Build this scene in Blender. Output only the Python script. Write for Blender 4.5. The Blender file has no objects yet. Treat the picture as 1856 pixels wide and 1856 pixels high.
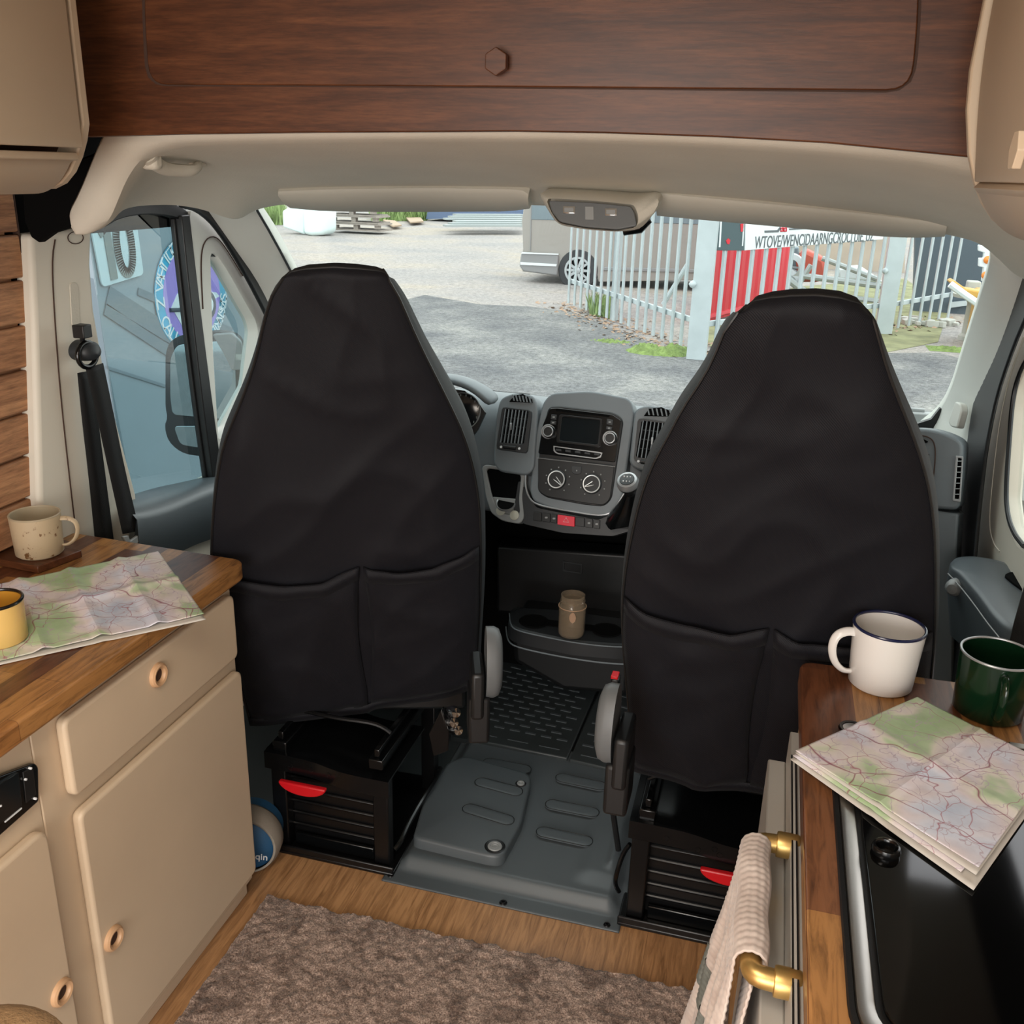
import bpy, bmesh, math, random
import mathutils.noise as mn
from mathutils import Vector, Matrix
random.seed(7)
SC = bpy.context.scene
# ---------------------------------------------------------------- camera (solved from the vanishing points of the van)
F = 1734.0
CX = CY = 928.0
CAM = Vector((0, 0, 1.8))
R = ((0.96426004, 0.26353888, 0.02738289), (0.113953, -0.31918654, -0.94081596), (-0.23920134, 0.9103116, -0.33780987))
RM = Matrix(R)                      # world -> camera (x right, y down, z forward)
cam_d = bpy.data.cameras.new('camera'); cam = bpy.data.objects.new('camera', cam_d); SC.collection.objects.link(cam)
cam_d.sensor_width = 36; cam_d.sensor_fit = 'HORIZONTAL'; cam_d.lens = F / 1856 * 36; cam_d.clip_start = 0.02; cam_d.clip_end = 300
m = Matrix((RM[0], -RM[1], -RM[2])).transposed().to_4x4(); m.translation = CAM
cam.matrix_world = m; SC.camera = cam
# ---------------------------------------------------------------- world, lights, exposure
W = bpy.data.worlds.new('overcast_sky'); SC.world = W; W.use_nodes = True
wn = W.node_tree.nodes; wl = W.node_tree.links
bg = wn['Background']
tc = wn.new('ShaderNodeTexCoord'); sep = wn.new('ShaderNodeSeparateXYZ'); rmp = wn.new('ShaderNodeValToRGB')
wl.new(tc.outputs['Generated'], sep.inputs[0]); wl.new(sep.outputs['Z'], rmp.inputs[0]); wl.new(rmp.outputs[0], bg.inputs[0])
rmp.color_ramp.elements[0].color = (.62, .61, .60, 1); rmp.color_ramp.elements[1].color = (.97, .98, 1, 1)
rmp.color_ramp.elements[1].position = .5
bg.inputs[1].default_value = 3.2
def area(name, loc, rot, sx, sy, power, col):
    l = bpy.data.lights.new(name, 'AREA'); l.shape = 'RECTANGLE'; l.size = sx; l.size_y = sy; l.energy = power; l.color = col
    o = bpy.data.objects.new(name, l); o.location = loc; o.rotation_euler = rot; SC.collection.objects.link(o); return o
area('ceiling_fill', (-.45, .15, 2.13), (0, 0, 0), .5, .9, 20, (1, .90, .79))  # unseen warm fill lamp, added to brighten the interior from above
area('rear_fill_light', (-.45, -1.9, 1.2), (math.radians(82), 0, 0), 1.5, 1.5, 62, (1, .95, .89))  # fill added behind the camera, standing in for daylight from the open rear
SC.view_settings.view_transform = 'Standard'; SC.view_settings.look = 'None'
SC.view_settings.exposure = 0.0; SC.view_settings.gamma = 1; SC.view_settings.use_curve_mapping = False
# ---------------------------------------------------------------- measuring helpers
def ray(px, py): return RM.transposed() @ Vector((px - CX, py - CY, F))
def P(px, py, ax, v):
    d = ray(px, py); i = 'XYZ'.index(ax); return CAM + d * ((v - CAM[i]) / d[i])
class Frame:
    """a real plane in the van: origin o, unit axes u, v; n = u x v points towards the viewer"""
    def __init__(s, o, u, v):
        s.o = Vector(o); s.u = Vector(u).normalized(); v = Vector(v); s.v = (v - s.u * v.dot(s.u)).normalized(); s.n = s.u.cross(s.v)
    def uv(s, px, py, n=0):
        d = ray(px, py); q = s.o + s.n * n; t = (q - CAM).dot(s.n) / d.dot(s.n); h = CAM + d * t - s.o
        return (h.dot(s.u), h.dot(s.v))
    def pt(s, u, v, n=0): return s.o + s.u * u + s.v * v + s.n * n
    def at(s, px, py, n=0): a = s.uv(px, py, n); return s.pt(a[0], a[1], n)
# ---------------------------------------------------------------- materials
def lin(h):
    if isinstance(h, tuple): return h + (1,) if len(h) == 3 else h
    c = [int(h[i:i + 2], 16) / 255 for i in (1, 3, 5)]
    return tuple((x / 12.92 if x <= .04045 else ((x + .055) / 1.055) ** 2.4) for x in c) + (1,)
def inp(b, k, v):
    if k in b.inputs: b.inputs[k].default_value = v
class MT:
    def __init__(s, name, col='#808080', rough=.5, metal=0, spec=.5):
        s.m = bpy.data.materials.new(name); s.m.use_nodes = True; s.nt = s.m.node_tree; s.N = s.nt.nodes; s.L = s.nt.links
        s.b = s.N['Principled BSDF']; s.col = lin(col)
        inp(s.b, 'Base Color', s.col); inp(s.b, 'Roughness', rough); inp(s.b, 'Metallic', metal); inp(s.b, 'Specular IOR Level', spec)
        s.co = s.N.new('ShaderNodeTexCoord').outputs['Object']
    def map(s, scale=(1, 1, 1), rot=(0, 0, 0)):
        mp = s.N.new('ShaderNodeMapping'); mp.inputs['Scale'].default_value = scale; mp.inputs['Rotation'].default_value = rot
        s.L.new(s.co, mp.inputs[0]); return mp.outputs[0]
    def noise(s, scale, detail=4, vec=None, rough=.55, dist=0):
        n = s.N.new('ShaderNodeTexNoise'); n.inputs['Scale'].default_value = scale; n.inputs['Detail'].default_value = detail
        n.inputs['Roughness'].default_value = rough; n.inputs['Distortion'].default_value = dist
        s.L.new(vec or s.co, n.inputs['Vector']); return n.outputs['Fac']
    def ramp(s, fac, stops):
        r = s.N.new('ShaderNodeValToRGB'); e = r.color_ramp.elements
        while len(e) < len(stops): e.new(.5)
        for q, (p, c) in zip(e, stops): q.position = p; q.color = lin(c)
        if getattr(s, 'const', 0): r.color_ramp.interpolation = 'CONSTANT'; s.const = 0
        s.L.new(fac, r.inputs[0]); return r.outputs[0]
    def mix(s, fac, a, b, mode='MIX'):
        x = s.N.new('ShaderNodeMix'); x.data_type = 'RGBA'; x.blend_type = mode
        for k, v in ((0, fac), (6, a), (7, b)):
            if hasattr(v, 'is_output') or hasattr(v, 'links'): s.L.new(v, x.inputs[k])
            else: x.inputs[k].default_value = v if k == 0 else lin(v)
        return x.outputs[2]
    def color(s, sock): s.L.new(sock, s.b.inputs['Base Color']); return s
    def bump(s, sock, strength=.3, dist=.002):
        bm = s.N.new('ShaderNodeBump'); bm.inputs['Strength'].default_value = strength; bm.inputs['Distance'].default_value = dist
        s.L.new(sock, bm.inputs['Height']); s.L.new(bm.outputs[0], s.b.inputs['Normal']); return s
    def var(s, scale, amt):
        n = s.noise(scale, 5); lo = tuple(c * (1 - amt) for c in s.col[:3]); hi = tuple(min(1, c * (1 + amt)) for c in s.col[:3])
        return s.color(s.ramp(n, [(.3, lo), (.7, hi)]))
def simple(name, col, rough=.5, metal=0, spec=.5, var=None, bump=None):
    t = MT(name, col, rough, metal, spec)
    if var: t.var(*var)
    if bump: t.bump(t.noise(bump[0], 3), bump[1], bump[2] if len(bump) > 2 else .001)
    return t.m
def glass(name, tint, fres=.08, rough=0.0):
    m_ = bpy.data.materials.new(name); m_.use_nodes = True; nt = m_.node_tree; N = nt.nodes; L = nt.links
    for n in list(N): N.remove(n)
    o = N.new('ShaderNodeOutputMaterial'); mx = N.new('ShaderNodeMixShader'); t = N.new('ShaderNodeBsdfTransparent'); g = N.new('ShaderNodeBsdfGlossy')
    lw = N.new('ShaderNodeFresnel'); lw.inputs[0].default_value = 1.45
    mt = N.new('ShaderNodeMath'); mt.operation = 'MULTIPLY'; mt.inputs[1].default_value = fres / .04; mt.use_clamp = True
    ge = N.new('ShaderNodeNewGeometry'); iv = N.new('ShaderNodeMath'); iv.operation = 'SUBTRACT'; iv.inputs[0].default_value = 1; L.new(ge.outputs['Backfacing'], iv.inputs[1])
    m2 = N.new('ShaderNodeMath'); m2.operation = 'MULTIPLY'; L.new(lw.outputs[0], mt.inputs[0]); L.new(mt.outputs[0], m2.inputs[0]); L.new(iv.outputs[0], m2.inputs[1]); L.new(m2.outputs[0], mx.inputs[0])
    t.inputs[0].default_value = lin(tint); g.inputs['Roughness'].default_value = rough
    L.new(t.outputs[0], mx.inputs[1]); L.new(g.outputs[0], mx.inputs[2]); L.new(mx.outputs[0], o.inputs[0]); return m_
def wood(name, dark, mid, light, axis='X', scale=1.0, rough=.45, spec=.4):
    t = MT(name, mid, rough, 0, spec)
    sc = {'X': (1.2, 14, 14), 'Y': (14, 1.2, 14), 'Z': (14, 14, 1.2)}[axis]
    v = t.map(tuple(a * scale for a in sc)); n = t.noise(3.0, 8, v, .62, .6)
    v2 = t.map(tuple(a * scale * 3 for a in sc)); n2 = t.noise(6.0, 4, v2, .7)
    c = t.ramp(n, [(.28, dark), (.5, mid), (.74, light)])
    c2 = t.ramp(n2, [(.35, '#9a9a9a'), (.6, '#ffffff')])
    t.color(t.mix(.55, c, c2, 'MULTIPLY')); t.bump(n2, .15, .0006); return t.m
def butcher(name, along='Y'):
    t = MT(name, '#7a4a2c', .33, 0, .5)
    v = t.map((1, 1, 1), (0, 0, math.radians(90) if along == 'Y' else 0))
    b = t.N.new('ShaderNodeTexBrick'); b.offset = .37; b.inputs['Scale'].default_value = 1; b.inputs['Brick Width'].default_value = .34
    b.inputs['Row Height'].default_value = .046; b.inputs['Mortar Size'].default_value = .0004; b.inputs['Bias'].default_value = 0
    b.inputs['Color1'].default_value = (0, 0, 0, 1); b.inputs['Color2'].default_value = (1, 1, 1, 1); b.inputs['Mortar'].default_value = (.3, .3, .3, 1)
    t.L.new(v, b.inputs['Vector'])
    t.const = 1; st = t.ramp(b.outputs['Color'], [(0, '#68402b'), (.42, '#85583a'), (.48, '#a06f40'), (.54, '#75482f'), (.6, '#ad7d4b')])
    n = t.noise(4, 8, t.map((20, 2.2, 20) if along == 'Y' else (2.2, 20, 20)), .65, .8)
    g = t.ramp(n, [(.3, '#7d7470'), (.55, '#f2efe9'), (.75, '#ffffff')])
    t.color(t.mix(.85, st, g, 'MULTIPLY')); t.bump(n, .08, .0005); return t.m
def map_paper(name, seed):
    t = MT(name, '#d8d6d6', .55, 0, .3)
    v = t.map((1, 1, 1), (0, 0, seed)); big = t.noise(5.5, 3, v, .5, .4)
    base = t.ramp(big, [(.30, '#b4c6dc'), (.41, '#dadde8'), (.47, '#e2d8da'), (.52, '#dfdacd'), (.56, '#b9cda6'), (.68, '#a3be90')])
    sm = t.noise(26, 4, v); c = t.mix(.35, base, t.ramp(sm, [(.35, '#ccc6cc'), (.6, '#ffffff')]), 'MULTIPLY')
    def roads(sc, w, col, c, dist):
        vo = t.N.new('ShaderNodeTexVoronoi'); vo.feature = 'DISTANCE_TO_EDGE'; vo.inputs['Scale'].default_value = sc
        wv = t.N.new('ShaderNodeVectorMath'); wv.operation = 'ADD'; nz = t.N.new('ShaderNodeTexNoise'); nz.inputs['Scale'].default_value = sc * 1.6
        t.L.new(v, nz.inputs['Vector']); sc_ = t.N.new('ShaderNodeVectorMath'); sc_.operation = 'SCALE'; sc_.inputs[3].default_value = dist
        t.L.new(nz.outputs['Color'], sc_.inputs[0]); t.L.new(v, wv.inputs[0]); t.L.new(sc_.outputs[0], wv.inputs[1]); t.L.new(wv.outputs[0], vo.inputs['Vector'])
        f = t.ramp(vo.outputs['Distance'], [(0, '#ffffff'), (w, '#000000')]); return t.mix(f, c, col)
    c = roads(24, .022, '#b8a8b4', c, .03); c = roads(10, .010, '#a8727e', c, .07); c = roads(4.5, .006, '#8c4a5c', c, .1)
    t.color(c); return t.m
MAT = {}
MAT['cream'] = simple('painted_cream_furniture', '#c9b499', .5, var=(3, .05), bump=(300, .05))
MAT['cream_edge'] = simple('cream_rounded_edge', '#bda28a', .42)
MAT['locker'] = simple('beige_locker_laminate', '#bdab93', .5, var=(2, .05), bump=(260, .06))
MAT['knobwood'] = simple('beech_finger_ring', '#c49c76', .4)
MAT['darkwood'] = wood('walnut_overhead_panel', '#3a1c0d', '#532e18', '#6a3f24', 'X', 1, .42)
MAT['plank'] = wood('stained_pine_cladding', '#7c5337', '#ab7a55', '#c69469', 'Y', .8, .6)
MAT['gapwood'] = simple('shadow_gap_wood', '#3a2418', .8)
MAT['worktop'] = butcher('walnut_butcher_block')
MAT['headliner'] = simple('beige_moulded_headliner', '#c8c2b4', .85, var=(6, .04), bump=(180, .25, .002))
MAT['visor'] = simple('beige_vinyl_visor', '#bdb8ab', .7, bump=(250, .1))
MAT['pillar'] = simple('cream_plastic_pillar', '#d2cbbc', .55, bump=(300, .05))
MAT['apillar'] = simple('pale_grey_pillar_plastic', '#ccccc4', .5, bump=(300, .05))
MAT['rubber'] = simple('black_rubber_seal', '#101112', .45)
MAT['blackp'] = simple('black_plastic', '#141516', .42, bump=(400, .1, .0006))
MAT['gloss'] = simple('gloss_black_plastic', '#0a0b0c', .18)
MAT['blackm'] = simple('black_painted_metal', '#0d0d0e', .32, .2)
MAT['felt'] = simple('felt_and_recess_black', '#070707', .95, spec=.1)  # felt, also the painted dark of flat recess plates
MAT['dash'] = simple('grey_dashboard_plastic', '#6b7276', .48, bump=(420, .12, .0006), var=(8, .04))
MAT['dashdk'] = simple('charcoal_dashboard_plastic', '#26282a', .45, bump=(420, .12, .0006))
MAT['silver'] = simple('silver_trim', '#a5a7a8', .35, .6)
MAT['lightgrey'] = simple('light_grey_plastic', '#8b8d8c', .45)
MAT['discgrey'] = simple('mid_grey_plastic', '#5f6263', .5)
MAT['ringsilver'] = simple('bright_silver_ring', '#d6d6d4', .3, .3)
MAT['ovensteel'] = simple('satin_steel_face', '#bab7b0', .4, .2)
MAT['consolegrey'] = simple('console_grey_plastic', '#626566', .45)
MAT['chrome'] = simple('chrome', '#e8e8e8', .08, 1)
MAT['steel'] = MT('brushed_steel', '#a8a59f', .32, 1); MAT['steel'].bump(MAT['steel'].noise(80, 3, MAT['steel'].map((30, 1, 30))), .1, .0004); MAT['steel'] = MAT['steel'].m
MAT['brass'] = MT('brushed_brass', '#c8a768', .36, .85); MAT['brass'].bump(MAT['brass'].noise(60, 3), .06, .0005); MAT['brass'] = MAT['brass'].m
MAT['red'] = simple('red_plastic', '#c3121c', .35)
MAT['redb'] = simple('red_button', '#d2283c', .4)
MAT['screen'] = simple('dark_screen', '#15191b', .12)
MAT['white_print'] = simple('white_print', '#d8dadb', .6)
MAT['coin'] = simple('pale_disc', '#b5b3a4', .5)
def fabric(name, col, rough=.62):
    t = MT(name, col, rough, 0, .2); inp(t.b, 'Sheen Weight', .02); inp(t.b, 'Sheen Roughness', .5)
    w = t.N.new('ShaderNodeTexWave'); w.inputs['Scale'].default_value = 160; w.inputs['Distortion'].default_value = .5; w.bands_direction = 'DIAGONAL'
    t.L.new(t.co, w.inputs['Vector']); t.bump(w.outputs['Fac'], .35, .0008); return t.m
MAT['cover'] = fabric('black_woven_seat_cover', '#121217')
MAT['cover_side'] = fabric('dark_grey_seat_cover_side', '#2a2e31')
MAT['matgrey'] = simple('moulded_grey_rubber', '#4d5356', .42, var=(5, .06), bump=(500, .12, .0006))
MAT['cabfloor'] = simple('black_ribbed_rubber', '#34393a', .45, bump=(400, .15, .0006))
MAT['webbing'] = fabric('black_belt_webbing', '#161616', .6)
MAT['vinyl'] = simple('grey_blue_vinyl', '#4d5458', .38, bump=(300, .1, .0008))
MAT['speck'] = MT('speckled_stoneware', '#b5a183', .5)
_t = MAT['speck']; _n = _t.noise(55, 6, None, .7); _n2 = _t.noise(9, 2)
_f = _t.ramp(_n, [(.585, '#000000'), (.61, '#ffffff')]); _g = _t.ramp(_n2, [(.42, '#000000'), (.5, '#ffffff')])
_t.color(_t.mix(_t.mix(1.0, _f, _g, 'MULTIPLY'), '#b5a183', '#6d4c2c')); MAT['speck'] = _t.m
MAT['speckin'] = simple('stoneware_glaze_inside', '#a89a80', .4)
MAT['yellow'] = simple('cream_yellow_enamel', '#d9b46c', .22)
MAT['yellowin'] = simple('amber_enamel_inside', '#c08a32', .25)
MAT['blackrim'] = simple('black_enamel_rim', '#141312', .2)
MAT['white'] = simple('white_enamel', '#d9d6d1', .2)
MAT['navy'] = simple('navy_enamel_rim', '#1d2240', .2)
MAT['green'] = simple('dark_green_enamel', '#0b2414', .15)
MAT['mapa'] = map_paper('road_map_paper', .4); MAT['mapb'] = map_paper('folded_map_paper', 1.3)
MAT['paper'] = simple('plain_paper', '#c9c4bb', .7)
MAT['glasslid'] = simple('black_glass_hob_lid', '#050505', .07, spec=.5)
t = MT('waffle_towel_cotton', '#c2b3a9', .9, 0, .2); inp(t.b, 'Sheen Weight', .3)
_z = t.N.new('ShaderNodeSeparateXYZ'); t.L.new(t.co, _z.inputs[0])
_r = t.ramp(t.noise(40, 3), [(.3, '#b8a79d'), (.7, '#cdc0b6')]); t.color(_r); MAT['towel'] = t.m
MAT['towelgrey'] = simple('grey_green_towel_band', '#6f736d', .9, var=(60, .25))
t = MT('oak_laminate_floor', '#b98a5c', .35)
_b = t.N.new('ShaderNodeTexBrick'); _b.inputs['Scale'].default_value = 1; _b.inputs['Brick Width'].default_value = 1.2; _b.inputs['Row Height'].default_value = .19
_b.inputs['Mortar Size'].default_value = .0006; _b.inputs['Color1'].default_value = lin('#a97c52'); _b.inputs['Color2'].default_value = lin('#b88b5f'); _b.inputs['Mortar'].default_value = lin('#8a6240')
t.L.new(t.map((1, 1, 1), (0, 0, math.radians(90))), _b.inputs['Vector'])
_n = t.noise(4, 8, t.map((22, 2, 20), (0, 0, 0)), .6, .8)
t.color(t.mix(.7, _b.outputs['Color'], t.ramp(_n, [(.3, '#8b7a6a'), (.6, '#ffffff')]), 'MULTIPLY')); MAT['floor'] = t.m
t = MT('brown_pile_carpet', '#6e584b', .95, 0, .1); inp(t.b, 'Sheen Weight', .3)
_n1 = t.noise(260, 3); _n2 = t.noise(14, 4, None, .6, 1.2)
t.color(t.mix(.7, t.ramp(_n1, [(.3, '#5c4a41'), (.5, '#957e70'), (.7, '#c2ac9c')]), t.ramp(_n2, [(.36, '#7d7069'), (.55, '#ffffff')]), 'MULTIPLY')); t.bump(_n1, .8, .004); MAT['rug'] = t.m
t = MT('gravel_yard', '#8d8a86', .9, 0, .2)
_n1 = t.noise(.35, 5, None, .6, .5); _n2 = t.noise(9, 6, None, .7); _n3 = t.noise(45, 3)
_c = t.ramp(_n1, [(.32, '#a3a09f'), (.5, '#b3aca7'), (.68, '#bfb3a4')]); _c = t.mix(.7, _c, t.ramp(_n2, [(.3, '#b0b0b3'), (.62, '#ffffff')]), 'MULTIPLY')
t.color(t.mix(.5, _c, t.ramp(_n3, [(.35, '#a0a0a0'), (.65, '#ffffff')]), 'MULTIPLY')); t.bump(_n2, .5, .02); MAT['ground'] = t.m
t = MT('dark_worn_asphalt', '#6b6c70', .92, 0, .15)
_n1 = t.noise(.8, 5, None, .65, .3); _n2 = t.noise(14, 7, None, .75); _n3 = t.noise(70, 3)
_c = t.ramp(_n1, [(.34, '#77777a'), (.5, '#8f8e8e'), (.66, '#aaa8a4')]); _c = t.mix(.8, _c, t.ramp(_n2, [(.36, '#9a9a9a'), (.55, '#e8e8e8'), (.66, '#ffffff')]), 'MULTIPLY')
t.color(t.mix(.5, _c, t.ramp(_n3, [(.35, '#909090'), (.62, '#ffffff')]), 'MULTIPLY')); MAT['asphalt'] = t.m
MAT['galv'] = simple('galvanised_steel_fence', '#b9c3c6', .5, .1, var=(4, .08))
MAT['contred'] = simple('red_painted_steel', '#d01f33', .45, var=(2, .05))
MAT['signw'] = simple('white_sign_board', '#dfe6e8', .4)
MAT['signtxt'] = simple('grey_sign_lettering', '#5d6468', .6)
MAT['signpic'] = simple('dark_teal_sign_picture', '#42555a', .5)
MAT['slate'] = simple('slate_blue_cladding', '#8f9ea5', .4, var=(.8, .06))
MAT['slatedk'] = simple('dark_slate_and_reflection', '#6f7f87', .4)  # dark slate tone, also paints the reflection bars on the wall
MAT['plate'] = simple('pale_blue_white_plate', '#c9dde0', .5)
MAT['platetxt'] = simple('grey_numerals', '#7d8784', .6)
MAT['turq'] = MT('turquoise_sticker', '#3fa9c4', .45)
_n = MAT['turq'].noise(2.2, 2); MAT['turq'].color(MAT['turq'].ramp(_n, [(.4, '#4d93ab'), (.6, '#35b4dc')])); MAT['turq'] = MAT['turq'].m
MAT['purple'] = simple('lilac_sticker', '#a690dc', .45)
MAT['stickw'] = simple('white_sticker_print', '#e6eef0', .5)
MAT['stickd'] = simple('dark_sticker_print', '#3c4650', .5)
MAT['vanpaint'] = simple('silver_grey_van_paint', '#a09c97', .3, .2)
MAT['vanbump'] = simple('grey_van_bumper', '#8c8d8e', .4)
MAT['tyre'] = simple('tyre_rubber', '#37383b', .8)
MAT['alloy'] = simple('alloy_wheel', '#b9c0c4', .35, .5)
MAT['vanglass'] = simple('van_window_glass', '#75848c', .1)
MAT['grass'] = simple('grass', '#8da468', .9, var=(3, .3))
MAT['moss'] = simple('bright_moss', '#7d9150', .95, var=(12, .4), bump=(70, .9, .02))
MAT['leaf'] = simple('dead_leaves', '#a58a74', .9, var=(4, .3))
MAT['tank'] = simple('white_plastic_tank', '#dcecec', .4)
MAT['pallet'] = simple('weathered_pallet_wood', '#9a9088', .8, var=(5, .15))
MAT['board'] = simple('pale_brown_board', '#a58f78', .7)
MAT['metalrail'] = simple('stacked_steel_lengths', '#9fa6a6', .5, .2)
MAT['bluec'] = simple('dull_blue_paint', '#60718f', .5)
MAT['yellowp'] = simple('ochre_machine_paint', '#c79a4a', .5)
MAT['orange'] = simple('orange_lamp', '#e98a3c', .4)
MAT['concrete'] = simple('pale_concrete', '#b5b5ae', .8, var=(4, .1))
MAT['navybag'] = simple('blue_nylon', '#1f4f74', .6, bump=(60, .3, .002))
MAT['greybag'] = simple('grey_felt_band', '#8d8579', .9, bump=(90, .4, .002))
MAT['fleece'] = simple('tan_fleece', '#9c7d58', .95, bump=(120, .9, .006))
MAT['windscreen'] = glass('windscreen_glass', '#f3f8f6', .03)
MAT['sideglass'] = glass('tinted_side_glass', '#d0dfe1', .12)
MAT['jarglass'] = glass('clear_jar_glass', '#f0efe8', .06)
_m = MAT['jarglass']; _N = _m.node_tree.nodes; _L = _m.node_tree.links; _o = [n for n in _N if n.type == 'OUTPUT_MATERIAL'][0]; _s = _o.inputs[0].links[0].from_socket
_d = _N.new('ShaderNodeBsdfDiffuse'); _d.inputs[0].default_value = lin('#b5a08a'); _x = _N.new('ShaderNodeMixShader'); _x.inputs[0].default_value = .22; _L.new(_s, _x.inputs[1]); _L.new(_d.outputs[0], _x.inputs[2]); _L.new(_x.outputs[0], _o.inputs[0])
MAT['label'] = simple('kraft_gift_tag', '#b08c70', .7)
MAT['mirror'] = simple('mirror_glass', '#9fb0b5', .04, 1)
MAT['housing'] = simple('mirror_housing_plastic', '#25292c', .5)
# ---------------------------------------------------------------- object helpers
COL = SC.collection
def setp(o, label=None, cat=None, group=None, kind=None):
    if label: o['label'] = label
    if cat: o['category'] = cat
    if group: o['group'] = group
    if kind: o['kind'] = kind
    return o
ORG = {}
def thing(name, label, cat, loc=(0, 0, 0), group=None, kind=None, parent=None):
    o = bpy.data.objects.new(name, None); COL.objects.link(o); o.empty_display_size = .05
    ORG[o.name] = Vector(loc); o.location = Vector(loc) - (ORG[parent.name] if parent else Vector((0, 0, 0)))
    if parent: o.parent = parent; return setp(o, label)
    return setp(o, label, cat, group, kind)
class MB:
    def __init__(s): s.v = []; s.f = []
    def add(s, vs, fs):
        b = len(s.v); s.v += [Vector(q) for q in vs]; s.f += [tuple(i + b for i in q) for q in fs]; return s
    def box(s, c, d, rot=None):
        c = Vector(c); vs = []
        for i in (-1, 1):
            for j in (-1, 1):
                for k in (-1, 1):
                    q = Vector((i * d[0] / 2, j * d[1] / 2, k * d[2] / 2))
                    if rot is not None: q = rot @ q
                    vs.append(c + q)
        return s.add(vs, [(0, 1, 3, 2), (4, 6, 7, 5), (0, 4, 5, 1), (2, 3, 7, 6), (0, 2, 6, 4), (1, 5, 7, 3)])
    def box2(s, a, b): return s.box([(x + y) / 2 for x, y in zip(a, b)], [abs(x - y) for x, y in zip(a, b)])
    def prism(s, pts, off):
        off = Vector(off); n = len(pts); pts = [Vector(p) for p in pts]
        s.add(pts + [p + off for p in pts], [tuple(range(n))[::-1], tuple(range(n, 2 * n))] + [(i, (i + 1) % n, (i + 1) % n + n, i + n) for i in range(n)]); return s
    def loft(s, rows, closed=False, caps=False, cyc=False):
        n = len(rows[0]); vs = [p for r in rows for p in r]; fs = []
        m_ = len(rows)
        for i in range(m_ if cyc else m_ - 1):
            for j in range(n if closed else n - 1):
                a = i * n + j; b = i * n + (j + 1) % n; i2 = (i + 1) % m_; c = i2 * n + (j + 1) % n; d = i2 * n + j; fs.append((a, b, c, d))
        if caps: fs.append(tuple(range(n))[::-1]); fs.append(tuple((m_ - 1) * n + j for j in range(n)))
        return s.add(vs, fs)
    def tube(s, path, r, n=10, caps=True, flat=1.0):
        path = [Vector(p) for p in path]; rows = []; rr = r if isinstance(r, (list, tuple)) else [r] * len(path); prev = None
        for i, p in enumerate(path):
            t_ = (path[min(i + 1, len(path) - 1)] - path[max(i - 1, 0)]).normalized()
            if prev is None: a = t_.orthogonal().normalized()
            else: a = (prev - t_ * prev.dot(t_)).normalized()
            prev = a; b = t_.cross(a)
            rows.append([p + (a * math.cos(2 * math.pi * k / n) + b * math.sin(2 * math.pi * k / n) * flat) * rr[i] for k in range(n)])
        return s.loft(rows, True, caps)
    def ring_tube(s, path, r, n=8):
        path = [Vector(p) for p in path]; N_ = len(path); rows = []; prev = None
        for i, p in enumerate(path):
            t_ = (path[(i + 1) % N_] - path[i - 1]).normalized()
            a = t_.orthogonal().normalized() if prev is None else (prev - t_ * prev.dot(t_)).normalized(); prev = a; b = t_.cross(a)
            rows.append([p + (a * math.cos(2 * math.pi * k / n) + b * math.sin(2 * math.pi * k / n)) * r for k in range(n)])
        return s.loft(rows, True, False, True)
    def lathe(s, o, prof, ax=(0, 0, 1), n=32, caps=False):
        ax = Vector(ax).normalized(); a = ax.orthogonal().normalized(); b = ax.cross(a); o = Vector(o)
        rows = [[o + ax * h + (a * math.cos(2 * math.pi * k / n) + b * math.sin(2 * math.pi * k / n)) * max(r, 1e-5) for k in range(n)] for r, h in prof]
        return s.loft(rows, True, caps)
    def grid(s, fn, nu, nv):
        return s.loft([[fn(i / nu, j / nv) for j in range(nv + 1)] for i in range(nu + 1)])
    def build(s, name, m_, parent=None, smooth=True, bevel=0, seg=2, sub=0, solid=0, angle=40, offset=1):
        o0 = Vector((0, 0, 0))
        p = parent
        while p is not None:
            if p.name in ORG: o0 = ORG[p.name]; break
            p = p.parent
        if parent is None and s.v:
            lo = Vector([min(q[i] for q in s.v) for i in range(3)]); hi = Vector([max(q[i] for q in s.v) for i in range(3)])
            o0 = Vector(((lo.x + hi.x) / 2, (lo.y + hi.y) / 2, lo.z))
        me = bpy.data.meshes.new(name); me.from_pydata([q - o0 for q in s.v], [], s.f); me.update()
        bm = bmesh.new(); bm.from_mesh(me); bmesh.ops.recalc_face_normals(bm, faces=bm.faces); bm.to_mesh(me); bm.free()
        if smooth:
            me.polygons.foreach_set('use_smooth', [True] * len(me.polygons)); me.set_sharp_from_angle(angle=math.radians(angle))
        mm = MAT[m_] if isinstance(m_, str) else m_; me.materials.append(mm)
        o = bpy.data.objects.new(name, me); COL.objects.link(o)
        if parent is not None: o.parent = parent
        else: o.location = o0; ORG[o.name] = o0.copy()
        if solid: q = o.modifiers.new('thickness', 'SOLIDIFY'); q.thickness = solid; q.offset = offset
        if bevel: q = o.modifiers.new('bevel', 'BEVEL'); q.width = bevel; q.segments = seg; q.limit_method = 'ANGLE'; q.angle_limit = math.radians(35)
        if sub: q = o.modifiers.new('subdiv', 'SUBSURF'); q.levels = sub; q.render_levels = sub
        return o
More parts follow.
